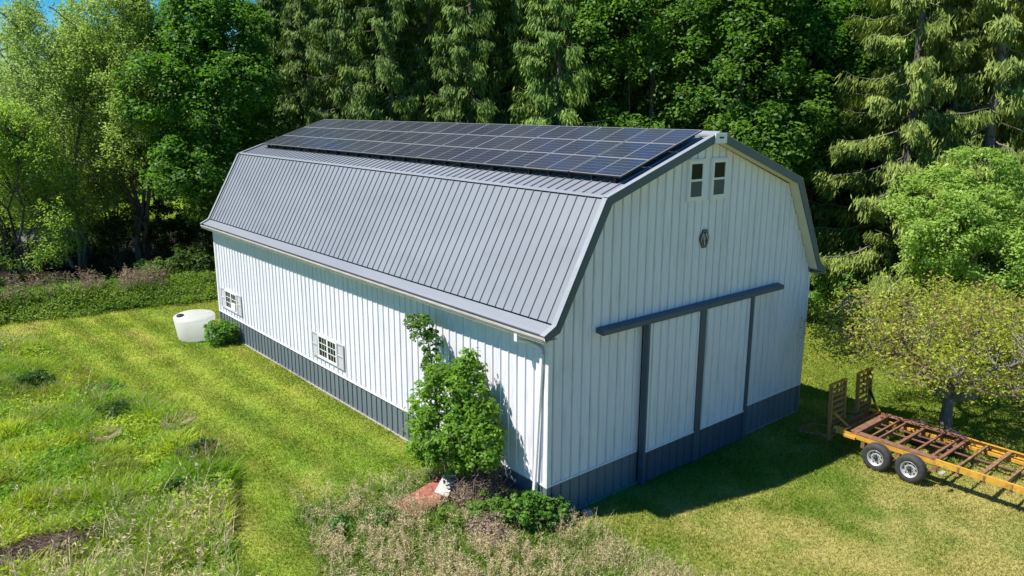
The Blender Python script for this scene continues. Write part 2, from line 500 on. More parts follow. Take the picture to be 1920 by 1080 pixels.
nn = r.standard_normal((nl_, 3)) * .55 + np.array([0, 0, .85]); nn /= np.linalg.norm(nn, axis=1, keepdims=True)
dd = np.cross(nn, r.standard_normal((nl_, 3))); dd /= np.linalg.norm(dd, axis=1, keepdims=True); ss = np.cross(nn, dd)
zl = r.uniform(.05, .12, (nl_, 1))
V3 = np.stack([Pl - dd * zl * .6, Pl + ss * zl * .26, Pl + dd * zl * .6, Pl - ss * zl * .26], 1).reshape(-1, 3)
V2 = np.concatenate([V2, V3]); C2 = np.concatenate([C2, cl])
mg = np_mesh('meadow_grass', np.concatenate([V, V2]), 4, M['blade'], np.concatenate([C_, C2]))
tag(mg, 'tall lush green meadow grass left of the mown strip', 'grass', kind='stuff')
print('meadow', len(x), len(xb))


def stalks(x, y, h, seed, cbase, cvar, fuzz=10, fsize=.05, stem_w=.008, lean=.5, fl=.35):
    """dry stalks with feathery seed heads: stem blades and many small flecks near the top"""
    r = np.random.default_rng(seed); n = len(x)
    c = np.array(cbase) * r.uniform(1 - cvar, 1 + cvar, (n, 1)) * (1 + .04 * r.standard_normal((n, 3)))
    c = np.clip(c, .01, .9)
    la = r.uniform(0, 2 * PI, n); ln = r.uniform(0, lean, n)
    z0 = ground_h(x, y); base = np.stack([x, y, z0], -1)
    tip = base + np.stack([np.cos(la) * ln * h, np.sin(la) * ln * h, h], -1)
    mid = base * .5 + tip * .5; mid[:, 2] += h * .08
    a = r.uniform(0, 2 * PI, n); W = np.stack([np.cos(a), np.sin(a), 0 * a], -1) * stem_w / 2
    Vs = [np.stack([base - W, base + W, mid + W, mid - W], 1), np.stack([mid - W, mid + W, tip + W * .4, tip - W * .4], 1)]
    Cs = [c, c]
    for i in range(fuzz):
        t = r.uniform(1 - fl, 1.0, (n, 1)); p = mid + (tip - mid) * ((t - .5) * 2)
        p = p + r.standard_normal((n, 3)) * fsize * .45
        d = r.standard_normal((n, 3)); d[:, 2] = np.abs(d[:, 2]) * .7; d /= np.linalg.norm(d, axis=1, keepdims=True)
        s = np.cross(d, r.standard_normal((n, 3))); s /= np.linalg.norm(s, axis=1, keepdims=True) + 1e-6
        L_ = fsize * r.uniform(.8, 2.0, (n, 1)); w_ = fsize * .11
        Vs.append(np.stack([p, p + d * L_ * .5 + s * w_, p + d * L_, p + d * L_ * .5 - s * w_], 1)); Cs.append(c * r.uniform(.8, 1.2, (n, 1)))
    return np.stack(Vs, 1).reshape(-1, 3), np.stack(Cs, 1).reshape(-1, 3)


# pale dry stalks standing in the meadow, thickest at its near edge
x, y, r = scatter(60000, -16, -3.8, 0, 25, 17)
near = sstep(7.6, 4.2, y + .25 * (x + 7)) * .55 + sstep(22.2, 24, y) * sstep(-6.3, -8, x) * .5
k = r.random(len(x)) < meadow(x, y) * (1 - bare(x, y)) * (.03 * sstep(.45, .62, fbm(x / 1.3, y / 1.3, 91, 3)) + .004 + near * 1.25 * sstep(.3, .55, fbm(x / .8, y / .8, 92, 3)) * .5)
x, y = x[k], y[k]
V, C_ = stalks(x, y, r.uniform(.3, .8, len(x)), 18, (.56, .47, .29), .28, 3, .08, .012, 1.0, .35)
o = np_mesh('dry_grass', V, 4, M['dry'], C_)
tag(o, 'pale dry grass stalks standing in the green meadow', 'dry grass', kind='stuff')
print('dry', len(x))

# weedy corner: feathery grey-tan weeds, and the straw-coloured grass in front
x, y, r = scatter(90000, -6, 3.2, -6, 6, 19)
wv = weeds(x, y)
straw = sstep(-.3, .6, (x + .9) - (y + .4) * .9 - .2 + (fbm(x, y, 95, 2) - .5) * 1.2)
k1 = r.random(len(x)) < wv * (1 - straw) * .19 * sstep(.28, .62, fbm(x / .5, y / .5, 93, 3)) * (1 - sstep(1.2, .8, np.hypot(x + .6, y - 1.8))) * ((np.abs(x + 1.6) > .95) | (np.abs(y - 2.25) > .85))
V, C_ = stalks(x[k1], y[k1], r.uniform(.2, .6, k1.sum()), 20, (.54, .445, .27), .24, 14, .05, .008, .5, .5)
k2 = r.random(len(x)) < sstep(.05, .8, wv) * straw * .38 * sstep(.2, .6, fbm(x / .7, y / .7, 98, 3))
V2, C2 = stalks(x[k2], y[k2], r.uniform(.2, .52, k2.sum()), 22, (.58, .48, .29), .25, 5, .045, .007, .8, .7)
k3 = r.random(len(x)) < wv * (1 - straw * .35) * .85 * ((np.abs(x + 1.55) > .8) | (np.abs(y - 2.45) > .45))
xg, yg = x[k3], y[k3]
cg = np.array([.16, .25, .04]) * r.uniform(.5, 1.5, (len(xg), 1))
V3, C3 = blades(xg, yg, r.uniform(.1, .33, len(xg)), r.uniform(.012, .035, len(xg)), r.uniform(.5, 1.6, len(xg)), cg, 23)
o = np_mesh('dry_weeds', np.concatenate([V, V2]), 4, M['dry'], np.concatenate([C_, C2]))
tag(o, 'feathery tan weeds and straw grass at the near corner of the barn', 'weeds', kind='stuff')
o = np_mesh('weed_leaves', V3, 4, M['blade'], C3)
tag(o, 'low green leaves growing between the feathery tan weeds', 'weeds', kind='stuff')
print('weeds', k1.sum(), k2.sum(), k3.sum())


# ------------------------------------------------------------------ foliage generators
def unit(a): return a / (np.linalg.norm(a, axis=-1, keepdims=True) + 1e-9)


def leaves(P, Nn, size, col, r, aspect=.55, fold=.18):
    """diamond leaves, slightly folded, at P with normals Nn"""
    n = len(P); Nn = unit(Nn)
    d = unit(np.cross(Nn, r.standard_normal((n, 3)))); s = np.cross(Nn, d)
    sz = (size * r.uniform(.65, 1.35, n))[:, None]
    a = P - d * sz * .5; b = P + d * sz * .5
    l = P + s * sz * aspect * .5 + Nn * sz * fold; q = P - s * sz * aspect * .5 + Nn * sz * fold
    return np.stack([a, l, b, q], 1).reshape(-1, 3)


def mixcol(n, r, c1, c2, t=None, var=.25):
    if t is None: t = r.random(n)
    t = np.asarray(t)[:, None]
    c = np.array(c1) * (1 - t) + np.array(c2) * t
    return np.clip(c * r.uniform(1 - var, 1 + var, (n, 1)), .003, .9)


def limb(mb, a, b, r0, r1, r, n=6, seg=5, wob=.08, sag=0):
    a = np.array(a, float); b = np.array(b, float); L_ = np.linalg.norm(b - a)
    ts = np.linspace(0, 1, seg); pts = []
    off = r.standard_normal((seg, 3)) * wob * L_ / seg; off[0] = 0; off[-1] = 0
    for i, t in enumerate(ts):
        pts.append(a + (b - a) * t + off[i] + np.array([0, 0, sag * L_ * math.sin(PI * t)]))
    mb.tube(pts, [r0 + (r1 - r0) * t for t in ts], n, cap=False)
    return pts


def crown_broad(seed, lobes, nclump, per, rc, leaf, c1, c2, up=.5, zmin=None):
    """lobes: list of (center, radii). clumps sit on the lobes' outer shells, leaves on the clumps' domes"""
    r = np.random.default_rng(seed)
    w = np.array([rr[0] * rr[1] + rr[0] * rr[2] for _, rr in lobes]); w = w / w.sum()
    Pc = []; Dc = []
    ci = np.array([c for c, _ in lobes]); ri = np.array([q for _, q in lobes])
    while sum(map(len, Pc)) < nclump:
        m = nclump
        k = r.choice(len(lobes), m, p=w)
        d = unit(r.standard_normal((m, 3)) + np.array([0, 0, .25]))
        rad = r.uniform(.72, 1.04, (m, 1))
        p = ci[k] + d * ri[k] * rad
        q = (p[:, None, :] - ci[None]) / ri[None]
        inside = (np.linalg.norm(q, axis=2) < .62).any(1)
        ok = ~inside
        if zmin is not None: ok &= p[:, 2] > zmin
        Pc.append(p[ok]); Dc.append(d[ok])
    Pc = np.concatenate(Pc)[:nclump]; Dc = np.concatenate(Dc)[:nclump]
    n = nclump * per
    cs = r.uniform(.55, 1.25, nclump)
    ki = np.repeat(np.arange(nclump), per)
    d = unit(r.standard_normal((n, 3)) + Dc[ki] * .9 + np.array([0, 0, up]))
    rad = (r.random((n, 1)) ** .45)
    P = Pc[ki] + d * rad * (rc * cs[ki])[:, None] * np.array([1, 1, .75])
    nor = d * .55 + np.array([0, 0, .65]) + r.standard_normal((n, 3)) * .42
    ct = r.random(nclump)
    col = mixcol(n, r, c1, c2, np.clip(ct[ki] * .7 + r.random(n) * .3, 0, 1), .28)
    return leaves(P, nor, leaf, col, r, .62), col


def lobes_for(seed, R, z0, H, n=9, fl=.45):
    r = np.random.default_rng(seed); out = []
    cz = z0 + (H - z0) * .5; hz = (H - z0) * .5
    out.append(((0, 0, cz), (R * .68, R * .68, hz * .8)))
    for i in range(n):
        a = 2 * PI * i / n * 2.4 + r.uniform(-.3, .3); t = r.uniform(-.75, .85)
        q = math.sqrt(max(.05, 1 - t * t))
        rr = R * r.uniform(.34, .5)
        out.append(((math.cos(a) * (R - rr) * q, math.sin(a) * (R - rr) * q, cz + t * (hz - rr * .8)), (rr, rr, rr * r.uniform(.75, 1.05))))
    out.append(((0, 0, H - R * .35), (R * .38, R * .38, R * .38)))
    return out


def broad_tree(name, label, pos, H, R, z0, seed, nclump, per, leaf, c1, c2, group=None, rc=.75, trunk_r=.28, bark='bark', cat='tree', zmin=None):
    t = thing(name, label, cat, pos, 0, group)
    r = np.random.default_rng(seed + 500)
    lb = lobes_for(seed, R, z0, H)
    mb = MB()
    top = np.array([r.uniform(-.3, .3), r.uniform(-.3, .3), z0 + (H - z0) * .7])
    pts = limb(mb, (0, 0, -.3), top, trunk_r, trunk_r * .25, r, 8, 7, .08)
    for (c, _) in lb[1:]:
        k = r.integers(1, 4); limb(mb, pts[k], np.array(c) * .96, trunk_r * .38, trunk_r * .06, r, 5, 5, .12)
    mb.build('trunk', M[bark], t)
    V, C = crown_broad(seed, lb, nclump, per, rc, leaf, c1, c2, zmin=zmin)
    np_mesh('crown', V, 4, M['leaf'], C, t)
    return t


def airy_tree(name, label, pos, H, R, z0, seed, nspray, per, leaf, c1, c2, stems=3, group=None, spread=.35, bark='bark', twigs=140, stem_r=.16, cat='tree'):
    """several slim stems, upright arching twigs, loose sprays of small leaves with sky gaps"""
    t = thing(name, label, cat, pos, 0, group)
    r = np.random.default_rng(seed)
    mb = MB(); nodes = []
    for s in range(stems):
        a = 2 * PI * s / stems + r.uniform(-.5, .5); b = r.uniform(.05, .35) * (stems > 1)
        tip = np.array([math.cos(a) * R * spread, math.sin(a) * R * spread, H * r.uniform(.82, .97)])
        pts = limb(mb, (math.cos(a) * b, math.sin(a) * b, -.2), tip, stem_r * r.uniform(.7, 1.1), .025, r, 6, 9, .22)
        nodes += pts[2:]
        for j in range(7):
            p = pts[r.integers(2, 8)]; aa = r.uniform(0, 2 * PI); l = R * r.uniform(.35, .8)
            e = p + np.array([math.cos(aa) * l, math.sin(aa) * l, l * r.uniform(.5, 1.3)]); e[2] = min(e[2], H * .98)
            q = limb(mb, p, e, stem_r * .3, .02, r, 5, 5, .15); nodes += q[1:]
    # spray centres in a lumpy volume
    cen = []; dirs = []
    while len(cen) < nspray:
        t_ = r.random(); z = z0 + (H - z0) * t_
        prof = (math.sin(PI * min(1, .12 + .88 * t_) ** .8) ** .6) * R
        a = r.uniform(0, 2 * PI); q = prof * math.sqrt(r.random())
        p = np.array([math.cos(a) * q, math.sin(a) * q, z])
        if vnoise(np.array([p[0] / 1.5 + seed]), np.array([p[2] / 1.5 + p[1] * .7]), seed)[0] < .36: continue
        cen.append(p); dirs.append([math.cos(a) * .6, math.sin(a) * .6, r.uniform(-.1, 1.)])
    cen = np.array(cen); dirs = unit(np.array(dirs) + r.standard_normal((nspray, 3)) * .35)
    nod = np.array(nodes)
    for i in r.choice(nspray, min(twigs, nspray), replace=False):
        k = np.argmin(((nod - cen[i]) ** 2).sum(1) + (nod[:, 2] > cen[i, 2]) * 2.)
        limb(mb, nod[k], cen[i] + dirs[i] * .5, .022, .008, r, 4, 4, .2)
    mb.build('trunk', M[bark], t)
    n = nspray * per; ki = np.repeat(np.arange(nspray), per)
    s = r.uniform(-.75, .85, (n, 1))
    P = cen[ki] + dirs[ki] * s + r.standard_normal((n, 3)) * .20 * (1.1 - np.abs(s) * .6)
    nor = np.array([0, 0, .7]) + r.standard_normal((n, 3)) * .6
    ct = r.random(nspray)
    col = mixcol(n, r, c1, c2, ct[ki] * .7 + r.random(n) * .3, .25)
    np_mesh('crown', leaves(P, nor, leaf, col, r, .5), 4, M['leaf'], col, t)
    return t


def spruce_mesh(seed, H, R, z0, nb, c1, c2, tass=(.5, 1.4), per=12, gap=.0, step=.42, lw=.085):
    r = np.random.default_rng(seed)
    mb = MB()
    mb.tube([(0, 0, -.3), (0.05, 0, H * .35), (0, .05, H * .7), (0, 0, H * .985)], [.30, .22, .12, .02], 8, cap=False)
    PT = []; LT = []; CT = []; OT = []
    for i in range(nb):
        f = (i + r.random()) / nb
        z = z0 + (H - z0) * f ** 1.08
        a = i * 2.39996 + r.uniform(-.35, .35)
        Lb = R * (1 - f) ** .72 * r.uniform(.72, 1.12) + .25
        if r.random() < gap: continue
        dr = np.array([math.cos(a), math.sin(a), 0])
        ns = 7; pts = []
        for j in range(ns):
            t = j / (ns - 1)
            pts.append(np.array([0, 0, z]) + dr * Lb * t + np.array([0, 0, Lb * (-.42 * t + .30 * t ** 3 + .06)]) + r.standard_normal(3) * .03 * Lb * t)
        rr = .045 * (1 - f) + .018
        mb.tube(pts, [rr * (1 - .8 * j / (ns - 1)) for j in range(ns)], 4, cap=False)
        pts = np.array(pts)
        m = max(3, int(Lb / step))
        tt = r.uniform(.22, 1.0, m)
        sp = np.stack([np.interp(tt, np.linspace(0, 1, ns), pts[:, k]) for k in range(3)], -1)
        side = np.array([-dr[1], dr[0], 0])
        sp = sp + side * (r.uniform(-1, 1, m) * .26 * Lb * (1.1 - tt) * .8)[:, None]
        PT.append(sp); OT.append(np.repeat(dr[None], m, 0))
        LT.append(r.uniform(tass[0], tass[1], m) * (.55 + .45 * (1 - f)) * (.7 + .3 * (Lb / R)))
        CT.append(np.clip(r.normal(.5, .34, m), 0, 1))
    # leader
    PT.append(np.array([[0, 0, H * q] for q in np.linspace(.9, 1, 8)])); OT.append(r.standard_normal((8, 3)) * .5); LT.append(np.full(8, .4)); CT.append(np.full(8, .5))
    PT = np.concatenate(PT); OT = unit(np.concatenate(OT)); LT = np.concatenate(LT); CT = np.concatenate(CT)
    m = len(PT); n = m * per; ki = np.repeat(np.arange(m), per)
    s = r.random(n) ** .8; Lk = LT[ki]
    wid = (.035 + .10 * (1 - s) ** .6 + .04 * CT[ki])[:, None] * 1.15
    P = PT[ki] - np.array([0, 0, 1.]) * (s * Lk)[:, None] + OT[ki] * ((1 - s) * .16)[:, None] + r.standard_normal((n, 3)) * wid * np.array([1, 1, .4])
    # needle sprays hang down and lean outwards
    d = unit(np.array([0, 0, -1.]) + OT[ki] * .40 + r.standard_normal((n, 3)) * .34)
    nrm = unit(OT[ki] * .75 + np.array([0, 0, .75]) + r.standard_normal((n, 3)) * .35)
    sd = unit(np.cross(d, nrm))
    L_ = (r.uniform(.20, .46, n))[:, None]; w_ = (lw * r.uniform(.7, 1.3, n))[:, None]
    V = np.stack([P, P + d * L_ * .45 + sd * w_, P + d * L_, P + d * L_ * .45 - sd * w_], 1).reshape(-1, 3)
    col = mixcol(n, r, c1, c2, np.clip(CT[ki] * .8 + r.random(n) * .2, 0, 1), .25)
    return mb, V, col


def spruce(label, pos, seed, H, R, z0, nb, c1, c2, group='drooping spruces behind the barn', name='spruce_tree', **k):
    t = thing(name, label, 'tree', pos, 0, group)
    mb, V, col = spruce_mesh(seed, H, R, z0, nb, c1, c2, **k)
    mb.build('trunk', M['barkgrey'], t)
    np_mesh('crown', V, 4, M['needle'], col, t)
    return t


def place(u, v, d, dz=0):
    p = at(u, v, d); return (float(p[0]), float(p[1]), float(ground_h(p[0], p[1])) + dz)


# ------------------------------------------------------------------ the barn
W, LEN, HW = 11.0, 21.07, .92
OH = .288
PROF = [(-.32, 4.745), (-.05, 4.885), (1.448, 7.578), (5.5, 8.946)]
PROFR = [(W - x, z) for x, z in PROF]
barn = thing('barn', 'large white metal barn with grey gambrel roof and slate base band', 'barn')


def rib_profile(a, b, pitch, h, w, groove=0., start=None):
    """1d rib profile from a to b: list of (s, height)"""
    out = [(a, 0)]; s = a + (pitch if start is None else start)
    while s < b - w:
        if groove: out += [(s - w / 2 - .034, 0), (s - w / 2 - .030, -groove), (s - w / 2 - .004, -groove)]
        out += [(s - w / 2, 0), (s - w * .28, h), (s + w * .28, h), (s + w / 2, 0)]
        s += pitch
    out.append((b, 0)); return out


def ztop(x):
    """underside of the roof at x"""
    x = min(x, W - x)
    if x < .04: return 4.6
    if x < 1.6: return 4.74 + (x - .04) / (1.6 - .04) * (7.45 - 4.74)
    return 7.45 + (x - 1.6) / (5.5 - 1.6) * (8.80 - 7.45)


# side walls (x = 0 and x = W), far gable, near gable as one mesh each
def side_wall(xw, sg):
    mb = MB()
    pr = rib_profile(0, LEN, .3048, .020, .052, .012, .19)
    mb.extrude(pr, lambda p: (xw - sg * p[1], p[0], HW), lambda p: (xw - sg * p[1], p[0], 4.72))
    mb.build('wall', M['white'], barn)
    mb = MB()
    pr = rib_profile(0, LEN, .3048, .020, .052, .012, .19)
    mb.extrude(pr, lambda p: (xw - sg * (p[1] - .006), p[0], .02), lambda p: (xw - sg * (p[1] - .006), p[0], HW - .01))
    mb.build('wainscot', M['wains'], barn)
    mb = MB(); mb.box(*sorted((xw - sg * .028, xw + sg * .02)), .06, LEN - .06, HW - .012, HW + .03); mb.build('drip_edge', M['trimwhite'], barn)


side_wall(0, 1); side_wall(W, -1)


def gable_wall(yw, sg):
    mb = MB()
    pr = rib_profile(0.0, W, .3048, .021, .050, .030, .19)
    # insert breaks at profile corners
    xs = sorted(set([p[0] for p in pr] + [.04, 1.6, 5.5, W - 1.6, W - .04]))
    hx = np.interp(xs, [p[0] for p in pr], [p[1] for p in pr])
    n = len(xs); vs = [(x, yw - sg * h, HW) for x, h in zip(xs, hx)] + [(x, yw - sg * h, ztop(x) - .02) for x, h in zip(xs, hx)]
    mb.add(vs, [(i, i + 1, n + i + 1, n + i) for i in range(n - 1)])
    mb.build('wall', M['white'], barn)
    mb = MB()
    pr = rib_profile(0.0, W, .3048, .020, .050, .014, .19)
    mb.extrude(pr, lambda p: (p[0], yw - sg * (p[1] - .006), .02), lambda p: (p[0], yw - sg * (p[1] - .006), HW - .01))
    mb.build('wainscot', M['wains'], barn)


gable_wall(0, 1); gable_wall(LEN, -1)
for a_, b_ in ((.06, 3.14), (7.75, W - .06)):
    mb = MB(); mb.box(a_, b_, -.028, .02, HW - .012, HW + .03); mb.build('drip_edge', M['trimwhite'], barn)
mb = MB(); mb.box(.01, W - .01, .01, LEN - .01, -.2, .06); mb.build('foundation', M['concrete'], barn)
mb = MB(); mb.box(-.05, .0, -.055, LEN + .04, -.1, .035); mb.box(0, W + .05, -.055, -.002, -.1, .035); mb.build('skirt_board', M['concrete'], barn)
for cx, cy in ((0, 0), (W, 0), (0, LEN), (W, LEN)):
    sx = -1 if cx == 0 else 1; sy = -1 if cy == 0 else 1
    mb = MB()
    mb.box(*sorted((cx + sx * .03, cx - sx * .10)), *sorted((cy + sy * .004, cy + sy * .034)), HW - .015, 4.62)
    mb.box(*sorted((cx + sx * .004, cx + sx * .033)), *sorted((cy - sy * .10, cy + sy * .004)), HW - .015, 4.62)
    mb.build('corner_trim', M['trimwhite'], barn)
    mb = MB()
    mb.box(*sorted((cx + sx * .034, cx - sx * .09)), *sorted((cy + sy * .002, cy + sy * .036)), .036, HW - .016)
    mb.box(*sorted((cx + sx * .002, cx + sx * .036)), *sorted((cy - sy * .09, cy + sy * .002)), .036, HW - .016)
    mb.build('corner_trim', M['wains'], barn)

# roof: smooth flared eave strips, ribbed steep slopes, ribbed upper slopes, both sides, with an underside
Y0, Y1 = -OH, LEN + OH
mb = MB()
for P in (PROF, PROFR):
    s = 1 if P is PROF else -1
    for k in range(3):
        (xa, za), (xb, zb) = P[k], P[k + 1]
        nx, nz = -(zb - za) * s, (xb - xa) * s
        l = math.hypot(nx, nz); nx /= l; nz /= l
        if nz < 0: nx, nz = -nx, -nz
        if k == 0:
            mb.add([(xa, Y0, za), (xa, Y1, za), (xb, Y1, zb), (xb, Y0, zb)], [(0, 1, 2, 3)])
        else:
            pr = rib_profile(Y0, Y1, .3048, .030, .044, 0., .33)
            e = .012
            ax, az = xa + (xb - xa) * e, za + (zb - za) * e; bx, bz = xb - (xb - xa) * .006, zb - (zb - za) * .006
            mb.extrude(pr, lambda p: (ax + nx * p[1], p[0], az + nz * p[1]), lambda p: (bx + nx * p[1], p[0], bz + nz * p[1]))
            # closed rib ends
            i = 1
            while i + 3 < len(pr):
                for (ex, ez) in ((ax, az), (bx, bz)):
                    q = pr[i:i + 4]; mb.add([(ex + nx * p[1], p[0], ez + nz * p[1]) for p in q], [(0, 1, 2, 3)])
                i += 4
        # underside
        d = .09
        mb.add([(xa - nx * d, Y0 + .02, za - nz * d), (xa - nx * d, Y1 - .02, za - nz * d), (xb - nx * d, Y1 - .02, zb - nz * d), (xb - nx * d, Y0 + .02, zb - nz * d)], [(3, 2, 1, 0)])
roof = mb.build('roof', M['steel'], barn)
# break flashing at the knee and ridge cap
mb = MB()
for P in (PROF, PROFR):
    (xa, za) = P[2]; s = 1 if P is PROF else -1
    mb.bar((xa + s * .03, Y0 + .01, za + .044), (xa + s * .03, Y1 - .01, za + .044), .09, .012, (-.6 * s, 0, .8))
mb.build('knee_flashing', M['steel'], roof)
mb = MB()
for s in (1, -1):
    mb.add([(5.5, Y0 - .01, 9.0), (5.5, Y1 + .01, 9.0), (5.5 - s * .26, Y1 + .01, 8.915), (5.5 - s * .26, Y0 - .01, 8.915)], [(0, 1, 2, 3)])
    mb.add([(5.5 - s * .26, Y0 - .01, 8.915), (5.5 - s * .26, Y1 + .01, 8.915), (5.5 - s * .262, Y1 + .01, 8.87), (5.5 - s * .262, Y0 - .01, 8.87)], [(0, 1, 2, 3)])
mb.build('ridge_cap', M['steelcap'], roof)
# rake fascia (shade painted into its colour) and its light top flange; soffit boards under the overhang
for yo, sg in ((Y0, -1), (Y1, 1)):
    mb = MB(); mt = MB(); ms = MB()
    for P in (PROF, PROFR):
        s = 1 if P is PROF else -1
        inner = [(-.36, 4.59), (.045, 4.735), (1.605, 7.455), (5.5, 8.775)]
        if s < 0: inner = [(W - x, z) for x, z in inner]
        for k in range(3):
            (xa, za), (xb, zb) = P[k], P[k + 1]; (ia, ja), (ib, jb) = inner[k], inner[k + 1]
            if k == 0: xa, za = xa - s * .09, za - .045
            ya, yb = yo, yo + sg * .03
            mb.hexa([(xa, ya, za + .03), (xb, ya, zb + .03), (ib, ya, jb), (ia, ya, ja), (xa, yb, za + .03), (xb, yb, zb + .03), (ib, yb, jb), (ia, yb, ja)])
            nx, nz = -(zb - za), (xb - xa); l = math.hypot(nx, nz); nx, nz = nx / l, nz / l
            if nz < 0: nx, nz = -nx, -nz
            yi = yo - sg * .11
            h = .036
            mt.hexa([(xa + nx * h, yi, za + nz * h), (xb + nx * h, yi, zb + nz * h), (xb + nx * h, yb + sg * .004, zb + nz * h), (xa + nx * h, yb + sg * .004, za + nz * h),
                     (xa + nx * (h + .012), yi, za + nz * (h + .012)), (xb + nx * (h + .012), yi, zb + nz * (h + .012)), (xb + nx * (h + .012), yb + sg * .004, zb + nz * (h + .012)), (xa + nx * (h + .012), yb + sg * .004, za + nz * (h + .012))])
            y_in = 0 if sg < 0 else LEN
            q = .012
            ms.add([(ia, yo + sg * .002, ja + q), (ib, yo + sg * .002, jb + q), (ib, y_in, jb + q), (ia, y_in, ja + q)], [(0, 1, 2, 3)])
    mb.build('rake_fascia', M['trimshade'], barn); mt.build('rake_trim', M['steelcap'], barn); ms.build('soffit', M['soffit'], barn)
# box at the gable peak
mb = MB(); mb.box(5.26, 5.74, Y0 - .06, Y0 - .028, 8.70, 8.955); pb = mb.build('peak_cap', M['trimwhite'], barn, bevel=.006)
mb = MB(); mb.box(5.42, 5.60, Y0 - .066, Y0 - .058, 8.82, 8.865); mb.build('slot', M['black'], pb)
# eave soffit and gutters
for xs, s in ((0, 1), (W, -1)):
    ex = xs - s * .32
    mb = MB(); mb.add([(ex, Y0, 4.60), (ex, Y1, 4.60), (xs + s * .02, Y1, 4.60), (xs + s * .02, Y0, 4.60)], [(0, 1, 2, 3)]); mb.build('soffit', M['soffit'], barn)
    g = MB()
    pr = [(.0, 4.69), (-.02, 4.69), (-.015, 4.555), (-.03, 4.54), (-.095, 4.54), (-.10, 4.575), (-.118, 4.59), (-.118, 4.615), (-.137, 4.63), (-.137, 4.668), (-.122, 4.672), (-.120, 4.640), (-.10, 4.62), (-.09, 4.555), (-.035, 4.555), (-.028, 4.60), (-.0, 4.60)]
    g.extrude([(ex + s * .022 + s * a, b + .012) for a, b in pr], lambda p: (p[0], Y0 + .005, p[1]), lambda p: (p[0], Y1 - .005, p[1]), closed=True)
    gut = g.build('gutter', M['gutter'], barn)
    # flashing lip above the gutter
    mb = MB(); mb.hexa([(ex - s * .03, Y0, 4.715), (ex + s * .03, Y0, 4.74), (ex + s * .03, Y1, 4.74), (ex - s * .03, Y1, 4.715), (ex - s * .03, Y0, 4.733), (ex + s * .03, Y0, 4.776), (ex + s * .03, Y1, 4.776), (ex - s * .03, Y1, 4.733)]); mb.build('eave_trim', M['steel'], barn)
    mb = MB(); mb.box(*sorted((ex - s * .09, ex + s * .0)), .62, .72, 4.40, 4.578)
    mb.build('outlet', M['trimwhite'], gut)
# downspout at the near corner
mb = MB()
path = [(-.36, .66, 4.43), (-.12, .60, 4.36), (-.085, .20, 4.29), (-.08, .13, 4.18), (-.10, .34, .45), (-.11, .35, .14), (-.34, .36, .06)]
for a, b in zip(path[:-1], path[1:]): mb.bar(a, b, .085, .062, (1, .01, .02))
mb.build('downspout', M['trimwhite'], barn, bevel=.008)

# sliding doors under a covered track
mb = MB()
mb.hexa([(1.5, -.25, 4.37), (9.2, -.25, 4.37), (9.2, -.01, 4.40), (1.5, -.01, 4.40), (1.5, -.25, 4.49), (9.2, -.25, 4.49), (9.2, -.01, 4.53), (1.5, -.01, 4.53)])
mb.build('door_track', M['trimshade'], barn, bevel=.008)
mb = MB(); mb.box(3.2, 7.7, -.008, .05, 0.05, 4.3); mb.build('door_opening', M['interior'], barn)
YF, YB = -.20, -.07
for xa, xb, lw_, rw in ((3.15, 5.38, .075, .125), (5.385, 7.73, .125, .13)):
    mb = MB()
    pr = [(a + xa, b) for a, b in rib_profile(0, xb - xa, .3048, .018, .045, .026, .25)]
    mb.extrude(pr, lambda p: (p[0], YF - p[1] + .012, HW), lambda p: (p[0], YF - p[1] + .012, 4.34))
    mb.box(xa + .002, xb - .002, YF + .045, YB, .05, 4.36)
    d = mb.build('sliding_door', M['white'], barn)
    mb = MB()
    pr = [(a + xa, b) for a, b in rib_profile(0, xb - xa, .3048, .016, .045, .012, .25)]
    mb.extrude(pr, lambda p: (p[0], YF - p[1] + .016, .05), lambda p: (p[0], YF - p[1] + .016, HW - .005))
    mb.build('wainscot', M['wainshade'], d)
    mb = MB(); mb.box(xa, xa + lw_, YF - .03, YB, .04, 4.37); mb.box(xb - rw, xb, YF - .03, YB, .04, 4.37)
    mb.build('door_frame', M['trimshade'], d)
    mb = MB(); mb.box(xa + lw_ + .002, xb - rw - .002, YF - .022, YF + .01, HW - .008, HW + .03); mb.build('drip_edge', M['trimwhite'], d)

# gable windows: double hung
for xa, xb, za, zb in ((4.66, 5.29, 7.28, 8.28), (5.61, 6.25, 7.28, 8.28)):
    mb = MB(); f = .035
    mb.box(xa - f, xb + f, -.045, .0, zb, zb + f); mb.box(xa - f, xb + f, -.045, .0, za - f, za)
    mb.box(xa - f, xa, -.045, .0, za, zb); mb.box(xb, xb + f, -.045, .0, za, zb)
    wdw = mb.build('window', M['white'], barn)
    mb = MB(); f = .085; zm = (za + zb) / 2
    mb.box(xa, xb, -.06, .0, zb - f, zb); mb.box(xa, xb, -.06, .0, za, za + f); mb.box(xa, xa + f, -.06, 0, za + f, zb - f); mb.box(xb - f, xb, -.06, 0, za + f, zb - f)
    mb.box(xa + f, xb - f, -.055, 0, zm - .028, zm + .028)
    mb.build('frame', M['trimwhite'], wdw)
    mb = MB(); mb.box(xa + f, xb - f, -.034, -.025, zm + .028, zb - f); mb.build('pane', M['glass'], wdw)
    mb = MB(); mb.box(xa + f, xb - f, -.044, -.035, za + f, zm - .028); mb.build('pane', M['screen'], wdw)

